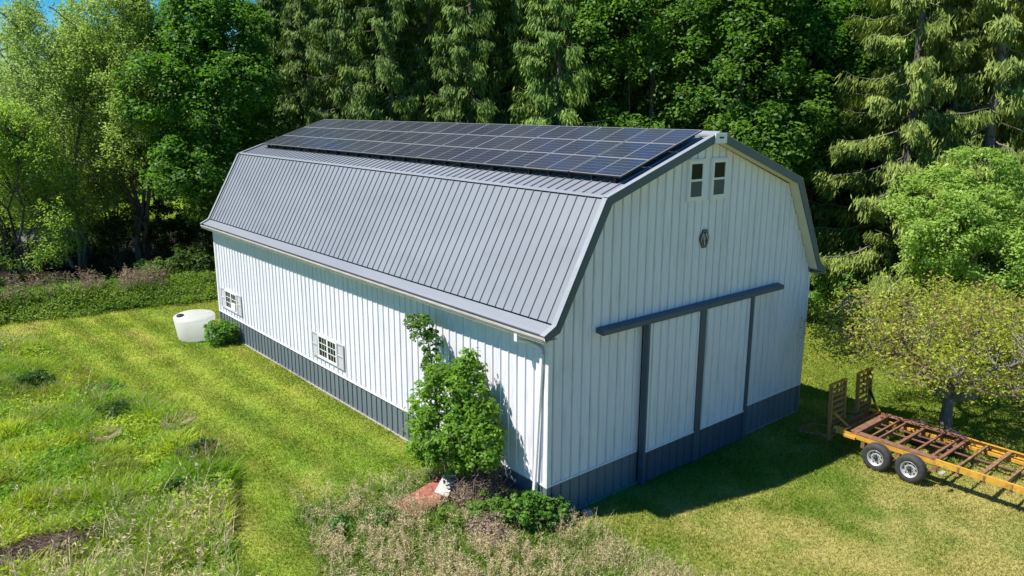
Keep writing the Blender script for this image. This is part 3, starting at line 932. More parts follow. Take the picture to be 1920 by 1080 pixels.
# side windows with shutters
for ya, yb, za, zb in ((10.19, 11.53, 1.22, 2.05), (18.87, 20.17, 1.22, 2.05)):
    mb = MB(); f = .075; ym = (ya + yb) / 2
    mb.box(-.055, 0, ya, yb, zb - f, zb); mb.box(-.065, 0, ya - .02, yb + .02, za, za + f); mb.box(-.055, 0, ya, ya + f, za + f, zb - f); mb.box(-.055, 0, yb - f, yb, za + f, zb - f)
    mb.box(-.05, 0, ym - .05, ym + .05, za + f, zb - f)
    wdw = mb.build('window', M['trimwhite'], barn)
    for a, b, dx in ((ya + f, ym - .05, -.034), (ym + .05, yb - f, -.026)):
        mb = MB(); mb.box(dx, dx + .006, a, b, za + f, zb - f); mb.build('pane', M['glass'], wdw)
        mb = MB()
        z1, z2 = za + f, zb - f
        for i in (1, 2):
            z = z1 + (z2 - z1) * i / 3; mb.box(dx - .010, dx - .001, a, b, z - .011, z + .011)
        for i in (1, 2):
            y_ = a + (b - a) * i / 3; mb.box(dx - .011, dx - .002, y_ - .009, y_ + .009, z1, z2)
        mb.build('muntins', M['trimwhite'], wdw)
    for a, b in ((yb + .02, yb + .47), (ya - .47, ya - .02)):
        mb = MB(); f = .05
        mb.box(-.055, -.022, a, a + f, za - .02, zb); mb.box(-.055, -.022, b - f, b, za - .02, zb)
        for z in (za - .02, (za + zb) / 2 - .03, zb - f): mb.box(-.055, -.022, a + f, b - f, z, z + f)
        n = 15
        for i in range(n):
            z = za + (zb - za - .02) * i / n
            mb.hexa([(-.044, a + f, z), (-.028, a + f, z + .035), (-.028, b - f, z + .035), (-.044, b - f, z), (-.04, a + f, z - .006), (-.024, a + f, z + .03), (-.024, b - f, z + .03), (-.04, b - f, z - .006)])
        mb.box(-.03, -.022, a + f, b - f, za, zb - f)
        mb.build('shutter', M['shutter'], barn)
mb = MB(); mb.box(-.085, -.04, 19.0, 19.38, 1.30, 1.60); mb.build('window_box', M['trimwhite'], barn, bevel=.01)

# emblem: dark elongated hexagon with pale strokes
mb = MB(); cx, cz = 5.46, 6.235
hx = [(-.07, .235), (.09, .235), (.185, .03), (.11, -.235), (-.07, -.235), (-.185, -.03)]
hx = [(-.09, .24), (.09, .24), (.20, 0), (.09, -.24), (-.09, -.24), (-.20, 0)]
mb.add([(cx + a, -.05, cz + b) for a, b in hx] + [(cx + a, -.028, cz + b) for a, b in hx], [(5, 4, 3, 2, 1, 0)] + [(i, (i + 1) % 6, 6 + (i + 1) % 6, 6 + i) for i in range(6)])
em = mb.build('emblem', M['black'], barn)
mb = MB()
for (a, b), (c_, d_), w in (((-.155, -.06), (-.06, .14), .035), ((-.06, .14), (-.005, -.17), .05), ((-.005, -.17), (.05, .14), .0), ((-.06, .14), (.02, -.17), .035), ((.05, .15), (.02, -.02), .03), ((.05, .15), (.15, -.06), .035),
                            ((-.075, .205), (.075, .205), .014), ((-.075, -.205), (.075, -.205), .014), ((.075, .205), (.165, 0), .012), ((-.075, .205), (-.165, 0), .012), ((.165, 0), (.075, -.205), .012), ((-.165, 0), (-.075, -.205), .012)):
    if w: mb.bar((cx + a, -.054 - .002 * random.random(), cz + b), (cx + c_, -.054 - .002 * random.random(), cz + d_), w * .72, .006, (0, -1, 0))
mb.build('mark', M['shutter'], em)

# ------------------------------------------------------------------ solar panels
ang = math.atan2(8.946 - 7.578, 5.5 - 1.448)
un = np.array([-math.sin(ang), 0, math.cos(ang)]); us = np.array([math.cos(ang), 0, math.sin(ang)])
PB = np.array([1.448, 0, 7.578]) + us * .785 + un * .215
PW, PH = 1.708, 1.040
mb = MB()
for q in (.28, .78, 1.32, 1.82, 2.36, 2.86):
    p = np.array([1.448, 0, 7.578]) + us * (.785 + q) + un * .145
    mb.bar(p + np.array([0, .0, 0]), p + np.array([0, 20.42, 0]), .04, .05, un)
for i in range(27):
    p = np.array([1.448, 0, 7.578]) + us * .83 + un * .09
    y_ = .2 + i * .762
    mb.bar(p + np.array([0, y_, 0]), p + np.array([0, y_, 0]) + us * .12, .035, .16, un)
mb.build('mounting_rail', M['panelblack'], barn)
pv = thing('solar_panel', '', 'solar panel', (0, 0, 0), 0, 'solar panels of the array on the barn roof')
hw_, hh = PW / 2 - .008, PH / 2 - .008
mb = MB(); f = .017
mb.box(-hh, hh, -hw_, -hw_ + f, -.005, .006); mb.box(-hh, hh, hw_ - f, hw_, -.005, .006); mb.box(-hh, -hh + f, -hw_ + f, hw_ - f, -.005, .006); mb.box(hh - f, hh, -hw_ + f, hw_ - f, -.005, .006)
mb.build('frame', M['alu'], pv)
mb = MB(); mb.box(-hh + .001, hh - .001, -hw_ + .001, hw_ - .001, -.038, -.006); mb.build('frame_side', M['panelblack'], pv)
mb = MB(); mb.box(-hh + f, hh - f, -hw_ + f, hw_ - f, -.004, .002); mb.build('cell_sheet', M['cells'], pv)
ordn = ['', 'second', 'third', 'fourth', 'fifth', 'sixth', 'seventh', 'eighth', 'ninth', 'tenth', 'eleventh']
rows = ['bottom', 'middle', 'top']
first = True
for j in range(12):
    for i in range(3):
        o = pv if first else copy_tree(pv); first = False
        gap = .03 if j >= 1 else 0
        p = PB + us * (PH * (i + .5)) + np.array([0, -.06 + PW * (j + .5) + gap, 0])
        o.location = p
        o.rotation_euler = (random.uniform(-.004, .004), -ang + random.uniform(-.004, .004), 0)
        w_ = 'nearest emblem gable' if j == 0 else ('farthest from emblem gable' if j == 11 else f'{ordn[j]} from emblem gable')
        o['label'] = f'solar panel in the {rows[i]} row of the roof array, {w_}'
        o['group'] = 'solar panels of the array on the barn roof'

# ------------------------------------------------------------------ water tank
tk = thing('water_tank', 'white round plastic water tank with flat domed top on the lawn', 'tank', (-1.20, 20.70, 0), .3)
tk.rotation_euler = (math.radians(2), math.radians(-2.5), .3)
mb = MB()
mb.lathe([(0, 0), (.66, 0), (.71, .03), (.735, .2), (.80, .72), (.825, .90), (.83, .96), (.815, .995), (.74, 1.03), (.5, 1.08), (.25, 1.105), (0, 1.11)], n=48)
mb.build('body', M['tank'], tk)
mb = MB(); mb.lathe([(0, .0), (.15, .0), (.15, .05), (.13, .065), (0, .07)], n=24); mb.build('lid', M['black'], tk, loc=(-.52, .20, 1.06))
mb = MB(); mb.tube([(.45, -.3, 1.04), (.45, -.3, 1.11)], .05, 12); mb.tube([(.0, -.70, .12), (.0, -.84, .12)], .05, 12); mb.tube([(-.30, .1, 1.08), (-.30, .1, 1.125)], .09, 14); mb.build('fitting', M['tank'], tk)

# ------------------------------------------------------------------ flatbed trailer
tr = thing('trailer', 'bare yellow tandem-axle trailer frame with rusty cross bars and upright ramps', 'trailer', (0, 0, 0))


def tb(name, items, mat, parent=tr, bevel=0):
    mb = MB()
    for it in items:
        if len(it) == 6: mb.box(*it)
        else: mb.bar(*it)
    return mb.build(name, M[mat], parent, bevel=bevel)


XL, XR, ZT = 8.95, 11.10, .75
yb_, yf_ = -2.36, -9.6
for x, s in ((XL, 1), (XR, -1)):
    q = sorted
    tb('side_rail', [(*q((x, x + s * .010)), yf_, yb_, ZT - .13, ZT), (*q((x, x + s * .075)), yf_, -5.02, ZT - .001, ZT + .012), (*q((x, x + s * .075)), yf_, yb_, ZT - .142, ZT - .13)], 'yellow')
    tb('lower_rail', [(*q((x + s * .20, x + s * .27)), yf_, -2.5, ZT - .20, ZT - .12)], 'yellow')
    tb('deck_plate', [(*q((x - s * .008, x + s * .23)), -5.04, -2.80, ZT + .002, ZT + .016)], 'rust')
    tb('rail_bracket', [(*q((x - s * .012, x - s * .001)), y_ - .025, y_ + .025, ZT - .145, ZT + .006) for y_ in (-5.6, -6.2, -6.8, -7.4, -8.0)] + [(*q((x + s * .011, x + s * .05)), y_ - .03, y_ + .03, ZT - .26, ZT - .02) for y_ in (-3.3, -3.9, -4.5, -5.1, -5.6, -6.2, -6.8, -7.4)], 'rustdk')
    tb('tail_bracket', [(*q((x - s * .03, x + s * .12)), -2.55, -2.28, ZT - .03, ZT + .03), (*q((x - s * .06, x - s * .012)), -2.95, -2.60, ZT - .16, ZT - .07)], 'yellow', bevel=.01)
tb('rear_beam', [(XL + .06, XR - .06, -2.95, -2.74, ZT + .018, ZT + .03), (XL + .02, XR - .02, -2.95, -2.94, ZT - .12, ZT + .017)], 'rust')
tb('rear_bar', [(XL + .02, XR - .02, -2.62, -2.55, ZT - .02, ZT + .022), (XL + .02, XR - .02, -2.36, -2.26, ZT - .16, ZT - .02)], 'rust')
for y_, w, m in ((-3.25, .05, 'rust'), (-3.45, .05, 'rust'), (-3.95, .085, 'rust'), (-4.45, .055, 'rust'), (-4.88, .05, 'rust'), (-5.06, .085, 'rust'), (-5.56, .055, 'rustdk'), (-6.10, .10, 'rustdk'), (-6.64, .06, 'rustdk'), (-7.2, .06, 'rustdk'), (-7.75, .1, 'rustdk'), (-8.3, .06, 'rustdk')):
    e = .23 if y_ > -5 else .08
    tb('cross_bar', [(XL + e - .0, XR - e, y_ - w / 2, y_ + w / 2, ZT - .055, ZT - .003), (XR - .32, XR - .26, y_ - .03, y_ + .03, ZT - .20, ZT - .057)], m)
tb('centre_bar', [(9.98, 10.02, -9.5, -2.63, ZT - .085, ZT - .057), (10.36, 10.39, -5.0, -2.96, ZT - .09, ZT - .06)], 'rust')
for x in (XL, XR - .07):
    tb('spring_mount', [(x, x + .07, y_ - .05, y_ + .05, .42, ZT - .17) for y_ in (-3.15, -4.1, -5.05)] + [(x + .005, x + .06, -5.1, -3.1, .40, .45)], 'rustdk')
tb('step_plate', [(XL - .30, XL - .05, -5.36, -5.26, .53, .56)], 'alu')
WHEELC = .385
for y_ in (-3.66, -4.55):
    tb('axle', [((XL - .15, y_, WHEELC), (XR + .15, y_, WHEELC), .09, .09)], 'rustdk')
    for x, s in ((XL - .195, -1), (XR + .195, 1)):
        wh = bpy.data.objects.new('wheel', None); wh.empty_display_size = .2; link(wh, tr); wh.location = (x, y_, WHEELC + (-.0)); wh.rotation_euler = (random.uniform(0, 3), 0, 0)
        mb = MB(); hw2 = .115
        prof = [(.21, -hw2 + .01), (.235, -hw2), (.30, -hw2 - .012), (.355, -hw2 + .012), (.378, -hw2 + .04)]
        for k in range(4):
            a = -hw2 + .045 + k * .042
            prof += [(.385, a), (.385, a + .03), (.372, a + .033), (.372, a + .039)]
        prof += [(.378, hw2 - .04), (.355, hw2 - .012), (.30, hw2 + .012), (.235, hw2), (.21, hw2 - .01), (.21, -hw2 + .01)]
        mb.lathe(prof, axis='x', n=48); mb.build('tyre', M['rubber'], wh)
        mb = MB()
        o_ = s
        rp = [(.212, .10 * o_), (.222, .108 * o_), (.214, .112 * o_), (.196, .098 * o_), (.186, .05 * o_), (.165, .03 * o_), (.125, .062 * o_), (.075, .068 * o_), (.07, .06 * o_), (0.0, .06 * o_)]
        mb.lathe(rp, axis='x', n=40)
        mb.lathe([(.212, -.10 * o_), (.2, -.09 * o_), (.19, 0), (.186, .04 * o_)], axis='x', n=40)
        mb.build('rim', M['silver'], wh)
        mb = MB()
        mb.lathe([(.052, .06 * o_), (.052, .10 * o_), (.04, .115 * o_), (0, .118 * o_)], axis='x', n=20)
        for k in range(8):
            t = 2 * PI * (k + .5) / 8; cy, cz = math.cos(t) * .148, math.sin(t) * .148
            mb.tube([(.035 * o_, cy, cz), (.0545 * o_, cy, cz)], .023, 10)
            t = 2 * PI * k / 8; cy, cz = math.cos(t) * .088, math.sin(t) * .088
            mb.tube([(.06 * o_, cy, cz), (.082 * o_, cy, cz)], .011, 6)
        mb.build('hub', M['black'], wh)
for x in (8.97, 10.54):
    rz = bpy.data.objects.new('ramp', None); link(rz, tr); rz.location = (x, -2.16, .30); rz.rotation_euler = (math.radians(-3), 0, 0)
    wd, hh_ = .84, 1.62
    tb('ramp_rail', [(0, .07, -.05, .045, 0, hh_), (wd - .07, wd, -.05, .045, 0, hh_)], 'ramp', rz)
    its = [(.07, wd - .07, -.028, .028, .06 + k * .172, .115 + k * .172) for k in range(9)]
    tb('rung', its, 'ramp', rz)
    tb('ramp_brace', [((.38, .0, .95), (.38, .0, hh_ - .02), .055, .03, (1, 0, 0)), ((.60, .0, .95), (.60, 0, hh_ - .02), .04, .03, (1, 0, 0)), ((.1, .034, .1), (wd - .1, .034, .95), .04, .012, (0, 1, 0)), ((wd - .1, .036, .1), (.1, .036, .95), .04, .012, (0, 1, 0))], 'rustdk', rz)
    tb('top_bar', [(-.02, wd + .02, -.055, .05, hh_, hh_ + .035)], 'yellow', rz)
    tb('ramp_foot', [((.06, .05, .1), (.06, .95, .02), .07, .05), ((wd - .06, .05, .1), (wd - .06, .95, .02), .07, .05), ((.06, .95, .02), (wd - .06, .95, .02), .07, .05)], 'rustdk', rz)
tb('ramp_strut', [((9.28, -2.55, ZT + .02), (9.20, -2.15, 1.06), .045, .045), ((11.04, -2.60, ZT + .03), (11.16, -2.38, .98), .05, .05)], 'yellow')
tb('ramp_strut', [((11.16, -2.38, .98), (11.30, -2.13, 1.28), .05, .05)], 'black')

# ------------------------------------------------------------------ things at the barn corner
def hpt(x, y, dz=0): return (x, y, float(ground_h(x, y)) + dz)


st = MB()
r = np.random.default_rng(3)
n1, n2 = 10, 14
pr_v = []
for i in range(n1):
    ph = PI * i / (n1 - 1)
    for j in range(n2):
        th = 2 * PI * j / n2; k = 1 + .10 * math.sin(3 * th + 1.3) + .08 * math.cos(2 * ph * 2 + th)
        pr_v.append((.13 * k * math.sin(ph) * math.cos(th), .16 * k * math.sin(ph) * math.sin(th), .10 * k * math.cos(ph)))
st.add(pr_v, [(i * n2 + j, i * n2 + (j + 1) % n2, (i + 1) * n2 + (j + 1) % n2, (i + 1) * n2 + j) for i in range(n1 - 1) for j in range(n2)], True)
o = st.build('stone', M['stone'], loc=(1.02, -.36, .05)); tag(o, 'pale rounded stone lying in shade beside the barn base', 'stone')

b1 = MB(); b1.box(-.80, .80, -.40, .40, -.012, .012)
o = b1.build('red_board', M['redboard']); o.location = (-1.64, 2.50, .22); o.rotation_euler = (math.radians(4), math.radians(-6), math.radians(9))
tag(o, 'faded red sheet lying on the weeds under a white board', 'board')
b2 = MB(); b2.box(-.54, .54, -.17, .17, -.018, .018)
o = b2.build('white_board', M['whiteboard']); o.location = (-1.11, 2.43, .47); o.rotation_euler = (math.radians(14), math.radians(-9), math.radians(36))
tag(o, 'weathered white board leaning across the red sheet', 'board')

r = np.random.default_rng(47); n = 300
xo = np.concatenate([r.normal(-2.25, .2, n // 2), r.uniform(-2.4, -.9, n // 2)]); yo_ = np.concatenate([r.uniform(2.0, 3.0, n // 2), r.normal(2.05, .12, n // 2)])
V, C_ = stalks(xo, yo_, r.uniform(.25, .5, n), 48, (.45, .40, .24), .3, 6, .05, .008, .8, .5)
o = np_mesh('dry_weeds', V, 4, M['dry'], C_); tag(o, 'tan weeds growing over the edge of the faded red sheet', 'weeds', kind='stuff')

# heap of dead twigs and soil by the wall
hp = thing('brush_heap', 'brown heap of dead twigs and dry weeds against the barn wall', 'brush heap', (-.62, 1.75, 0))
HZ = lambda a, b: .74 * np.exp(-((a / .62) ** 2 + ((b + .1) / 1.0) ** 2))
mb = MB(); gx = np.linspace(-.95, .52, 24); gy = np.linspace(-1.75, 1.35, 38); A, B = np.meshgrid(gx, gy)
Z = HZ(A, B) + (fbm(A * 3 + 9, B * 3, 5, 4) - .5) * .4 - .1
idx = np.arange(A.size).reshape(A.shape)
mb.add(np.stack([A, B, Z], -1).reshape(-1, 3), [(idx[i, j], idx[i, j + 1], idx[i + 1, j + 1], idx[i + 1, j]) for i in range(A.shape[0] - 1) for j in range(A.shape[1] - 1)], True)
mb.build('mound', M['mound'], hp)
mb = MB(); r = np.random.default_rng(44)
for i in range(420):
    x_ = r.normal(-.1, .36); y_ = r.normal(-.15, .65)
    if x_ > .45: continue
    z_ = HZ(x_, y_); a = r.uniform(0, 2 * PI); l = r.uniform(.15, .6)
    e = np.array([x_ + math.cos(a) * l, y_ + math.sin(a) * l, z_ + r.uniform(-.05, .5)]); e[0] = min(e[0], .52)
    limb(mb, (x_, y_, z_ - .03), e, r.uniform(.006, .016), .004, r, 4, 4, .6, .14)
mb.build('twigs', M['twig'], hp)
n = 5200; ck = np.stack([r.normal(-.1, .34, 90), r.normal(-.15, .62, 90)], -1)[r.integers(0, 90, n)]
P = np.stack([np.clip(ck[:, 0] + r.normal(0, .09, n), -.95, .48), ck[:, 1] + r.normal(0, .09, n), np.zeros(n)], -1)
P[:, 2] = HZ(P[:, 0], P[:, 1]) + r.uniform(-.02, .2, n)
col = mixcol(n, r, (.13, .09, .065), (.42, .33, .25), None, .3)
np_mesh('dead_leaves', leaves(P, r.standard_normal((n, 3)) + np.array([-.2, 0, .5]), .065, col, r, .4, .3), 4, M['dry'], col, hp)


# ------------------------------------------------------------------ shrubs and weeds
def shrub(label, pos, R, H, seed, n, leaf, c1, c2, name='shrub', group=None, cat='shrub', stems=8, mat='leaf', ups=.55, nl=7):
    t = thing(name, label, cat, pos, 0, group)
    r = np.random.default_rng(seed)
    mb = MB(); lobes = []
    for i in range(nl):
        a = 2 * PI * i / nl + r.uniform(-.4, .4); q = R * r.uniform(.25, .62); rr = R * r.uniform(.32, .5)
        lobes.append(((math.cos(a) * q, math.sin(a) * q, H * r.uniform(.35, .8)), (rr, rr, min(H * .42, rr * 1.2))))
    lobes.append(((0, 0, H * .5), (R * .5, R * .5, H * .45)))
    for i in range(stems):
        c = lobes[i % len(lobes)][0]; limb(mb, (r.uniform(-.1, .1) * R, r.uniform(-.1, .1) * R, -.08), np.array(c) * np.array([1, 1, 1.15]), .02 + .01 * H, .006, r, 4, 5, .15)
    mb.build('stem', M['bark'], t)
    per = 26; V, C = crown_broad(seed + 1, lobes, max(8, n // per), per, .20 * R + .05, leaf, c1, c2, ups, zmin=.03)
    np_mesh('foliage', V, 4, M[mat], C, t)
    return t


# sapling growing against the side wall
sp = thing('sapling', 'bushy young maple sapling growing against the white barn side wall', 'tree', (-.78, 2.62, 0))
r = np.random.default_rng(91)
mb = MB()
lob = [((-.05, -.15, 1.62), (.75, .95, .85)), ((-.1, .65, 1.35), (.7, .85, .75)), ((-.1, -.85, 1.85), (.6, .72, .72)), ((-.05, .35, 2.35), (.6, .7, .75)), ((0, -.55, 2.45), (.55, .65, .75)),
       ((-.1, 1.0, 1.85), (.5, .55, .6)), ((.05, .25, 3.0), (.4, .42, .5)), ((.05, -.45, 3.0), (.32, .38, .5)), ((-.15, -1.4, 1.75), (.45, .42, .42)), ((-.1, .3, 1.05), (.6, .8, .45)), ((.05, -1.05, 2.3), (.35, .4, .5)), ((0.1, .0, 3.35), (.22, .22, .42)), ((.08, -.62, 3.42), (.16, .18, .38))]
for c_, _ in lob: limb(mb, (r.uniform(-.05, .05), r.uniform(-.05, .05), -.1), c_, .045, .012, r, 6, 6, .12)
lead = [(.1, .9, 2.3), (.2, 1.15, 2.9), (.25, 1.35, 3.4), (.25, 1.55, 3.9), (.2, 1.75, 4.15)]
mb.tube([(0, .3, .3), (0, .6, 1.2)] + lead, [.04, .035, .03, .025, .02, .014, .008], 6, cap=False)
mb.build('trunk', M['bark'], sp)
V, C_ = crown_broad(92, lob, 300, 42, .27, .105, (.085, .19, .02), (.20, .35, .045), .5, zmin=.72)
lob2 = [((.12, .85, 2.75), (.22, .26, .35)), ((.2, 1.15, 3.1), (.22, .24, .3)), ((.22, 1.35, 3.5), (.22, .24, .3)), ((.2, 1.6, 3.9), (.22, .28, .25)), ((.15, 1.8, 4.1), (.2, .26, .18))]
V2, C2 = crown_broad(93, lob2, 60, 34, .17, .10, (.06, .14, .024), (.125, .23, .045), .5)
np_mesh('crown', np.concatenate([V, V2]), 4, M['leaf'], np.concatenate([C_, C2]), sp)

shrub('dark green leafy bush between the white tank and the barn', hpt(-.72, 19.15), .72, .85, 101, 2600, .11, (.07, .18, .024), (.16, .30, .05))
shrub('glossy dark green bush covering the foot of the barn corner', hpt(-.30, .0), .78, .68, 102, 3000, .10, (.06, .16, .02), (.15, .29, .045))
shrub('mid green leafy weed bush in front of the brown twig heap', hpt(-.85, .72), .78, .58, 103, 2600, .075, (.09, .19, .03), (.18, .29, .055))
shrub('green weed bush left of the brown seed heads in the rough grass', hpt(-1.75, 1.25), .45, .38, 104, 900, .065, (.10, .19, .03), (.19, .28, .055))
shrub('dark green broad-leaved weed at the left end of the tan weeds beside the mown strip', hpt(-3.95, 2.7), .42, .35, 106, 800, .085, (.05, .14, .03), (.13, .27, .06))
shrub('low green weed between tan weeds left of the red sheet', hpt(-3.1, 2.3), .5, .34, 107, 900, .07, (.07, .16, .03), (.16, .28, .06))
shrub('clump of dead brown seed heads among the tan weeds', hpt(-1.55, .25), .5, .5, 105, 1500, .06, (.17, .125, .10), (.36, .28, .22), name='dead_weed', cat='dead weed', mat='dry')
for k, (u, v, R_, H_, lab) in enumerate([(60, 728, .75, .5, 'dark green shrub at the back of the meadow near the lawn edge'),
                                         (215, 780, .6, .42, 'blue-green leafy clump in the middle of the meadow'),
                                         (380, 850, .5, .42, 'bright green shrub on the meadow edge beside the mown strip'),
                                         (330, 925, .35, .3, 'small green leafy tuft inside the meadow below the brown seed stalks')]):
    p = onz(u, v, .15); shrub(lab, hpt(p[0], p[1]), R_, H_, 110 + k, 1300, .085, (.025, .075, .014), (.065, .135, .028), name='shrub')
for k, (u, v, R_, H_, lab) in enumerate([(168, 745, .5, .45, 'dark twiggy dead clump beside the dark green meadow shrub'), (180, 828, .4, .5, 'tan tussock of dead grass leaning in the meadow'), (318, 806, .4, .5, 'tan dead tussock near the right edge of the meadow'), (345, 865, .32, .62, 'brown upright seed stalks beside the bright green meadow shrub')]):
    p = onz(u, v, .15)
    t = thing('dead_tussock', lab, 'dry grass', hpt(p[0], p[1]))
    r = np.random.default_rng(130 + k); n = 340; a = r.uniform(0, 2 * PI, n); q = R_ * np.sqrt(r.random(n)) * .6
    bx = np.stack([np.cos(a) * q, np.sin(a) * q, 0 * a], -1); h = H_ * r.uniform(.5, 1.1, n)
    tip = bx + np.stack([np.cos(a) * h * .55 + .55 * h, np.sin(a) * h * .55 - .2 * h, h * .8], -1)
    s_ = unit(np.cross(tip - bx, r.standard_normal((n, 3)))) * .008
    c1 = (.12, .095, .06) if k in (0, 3) else (.36, .30, .19)
    col = mixcol(n, r, c1, tuple(np.array(c1) * 1.5), None, .3)
    np_mesh('stalks', np.stack([bx - s_, bx + s_, tip + s_ * .5, tip - s_ * .5], 1), 4, M['dry'], col, t)

# brown soil-and-straw patch at the meadow's near left corner: matted dead stalks
x = []; r = np.random.default_rng(150)
n = 9000; cx_ = onz(60, 1060, 0)
px_ = -9.5 + r.normal(0, .62, n); py_ = 5.75 + r.normal(0, .30, n)
a = r.uniform(0, 2 * PI, n); l = r.uniform(.1, .35, n); z0 = ground_h(px_, py_) + r.uniform(.02, .22, n)
d = np.stack([np.cos(a) * l, np.sin(a) * l, r.uniform(-.06, .10, n)], -1); b0 = np.stack([px_, py_, z0], -1)
s_ = unit(np.cross(d, r.standard_normal((n, 3)))) * .006
col = mixcol(n, r, (.08, .055, .045), (.26, .19, .155), None, .3)
o = np_mesh('matted_straw', np.stack([b0 - s_, b0 + s_, b0 + d + s_, b0 + d - s_], 1), 4, M['dry'], col)
tag(o, 'matted brown dead stalks in the near corner of the meadow', 'dry grass', kind='stuff')

# strip of undergrowth along the back of the left lawn
r = np.random.default_rng(160)
n = 2600
yy = r.uniform(27.0, 31.5, n); xx = r.uniform(-13, 2.6, n)
front = 27.9 - .13 * (xx + 7)
ok = yy > front + (fbm(xx, yy, 7, 2) - .5) * 1.2 + .3
xx, yy = xx[ok], yy[ok]; n = len(xx)
hz = (.25 + .75 * sstep(0, 2.0, yy - 27.9 + .13 * (xx + 7))) * (.5 + .9 * fbm(xx / 1.1, yy / 1.1, 8, 3))
per = 42; ki = np.repeat(np.arange(n), per); N_ = n * per
P = np.stack([xx[ki], yy[ki], ground_h(xx, yy)[ki]], -1) + np.stack([r.normal(0, .3, N_), r.normal(0, .3, N_), r.random(N_) ** .7 * hz[ki]], -1)
tt = np.clip((fbm(xx / 1.3, yy / 1.3, 12, 3) - .3) * 2.2, 0, 1)
col = mixcol(N_, r, (.085, .17, .026), (.19, .28, .055), np.clip(tt[ki] * .8 + r.random(N_) * .2, 0, 1), .3)
o = np_mesh('undergrowth', leaves(P, r.standard_normal((N_, 3)) * .6 + np.array([0, 0, .7]), .12, col, r, .5), 4, M['leaf'], col)
tag(o, 'strip of mixed green weeds along the back edge of the lawn', 'undergrowth', kind='stuff')
xx = r.uniform(-12, 0, 1500); yy = 29.2 - .13 * (xx + 7) + r.uniform(0, 2.2, 1500)
k = (fbm(xx / 1.2, yy / 1.2, 14, 2) > .46) & (r.random(1500) < .6)
V, C_ = stalks(xx[k], yy[k], r.uniform(.9, 1.75, k.sum()), 161, (.30, .235, .165), .3, 12, .13, .02, .3, .3)
o = np_mesh('dead_stalks', V, 4, M['dry'], C_)
tag(o, 'pinkish brown dead weed stalks behind the green lawn-edge weeds', 'dead weeds', kind='stuff')
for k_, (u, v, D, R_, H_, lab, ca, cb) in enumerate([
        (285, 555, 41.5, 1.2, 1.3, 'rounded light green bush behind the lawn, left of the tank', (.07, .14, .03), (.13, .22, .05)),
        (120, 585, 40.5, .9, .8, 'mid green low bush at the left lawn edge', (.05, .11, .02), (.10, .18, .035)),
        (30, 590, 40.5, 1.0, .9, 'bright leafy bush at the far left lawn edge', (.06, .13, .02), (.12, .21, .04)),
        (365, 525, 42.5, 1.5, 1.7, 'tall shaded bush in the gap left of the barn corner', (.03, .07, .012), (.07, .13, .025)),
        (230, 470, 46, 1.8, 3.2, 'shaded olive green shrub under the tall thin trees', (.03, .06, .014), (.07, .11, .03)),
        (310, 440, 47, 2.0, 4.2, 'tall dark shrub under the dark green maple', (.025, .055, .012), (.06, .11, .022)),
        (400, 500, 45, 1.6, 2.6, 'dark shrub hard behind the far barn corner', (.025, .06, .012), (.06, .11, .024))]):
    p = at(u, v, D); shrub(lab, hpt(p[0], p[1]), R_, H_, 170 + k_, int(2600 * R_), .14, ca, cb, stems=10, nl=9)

for k_, (u, D, R_, H_, lab) in enumerate([(1530, 42, 2.2, 4.0, 'dark bush added to fill the deep shade right of the barn roof corner'), (1600, 42, 2.4, 3.6, 'dark bush added as shade below the darker spruce'), (1690, 37.5, 2.0, 2.6, 'dark bush at the foot of the large olive spruce'), (1900, 35, 2.2, 2.8, 'dark bush behind the fresh light green bushy tree')]):
    p = at(u, 450, D); shrub(lab, hpt(p[0], p[1]), R_, H_, 190 + k_, int(2400 * R_), .15, (.03, .08, .014), (.08, .15, .028), stems=10, nl=9)  # dark bushes added to fill the deep shade; their leaves are toned dark

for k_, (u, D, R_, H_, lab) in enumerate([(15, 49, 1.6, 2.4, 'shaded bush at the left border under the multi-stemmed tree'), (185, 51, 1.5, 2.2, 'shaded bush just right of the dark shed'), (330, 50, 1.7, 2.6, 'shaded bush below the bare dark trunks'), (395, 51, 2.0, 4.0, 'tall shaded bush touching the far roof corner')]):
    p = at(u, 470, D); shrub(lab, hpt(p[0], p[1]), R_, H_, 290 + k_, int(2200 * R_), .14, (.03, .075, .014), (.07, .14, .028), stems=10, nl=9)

# small dark shed under the left trees
sh = thing('shed', 'small dark reddish shed half hidden in shade under the left trees', 'shed', hpt(-2.9, 40.4), .12)
mb = MB(); mb.box(-1.3, 1.3, 0, 2.2, -.1, 1.7); mb.build('wall', M['shedwall'], sh)
mb = MB(); mb.hexa([(-1.5, -.3, 1.72), (1.5, -.3, 1.72), (1.5, 2.4, 2.15), (-1.5, 2.4, 2.15), (-1.5, -.3, 1.80), (1.5, -.3, 1.80), (1.5, 2.4, 2.23), (-1.5, 2.4, 2.23)]); mb.build('roof', M['barkgrey'], sh)
mb = MB(); mb.box(-.4, .4, -.03, -.001, -.05, 1.5); mb.build('door', M['interior'], sh)

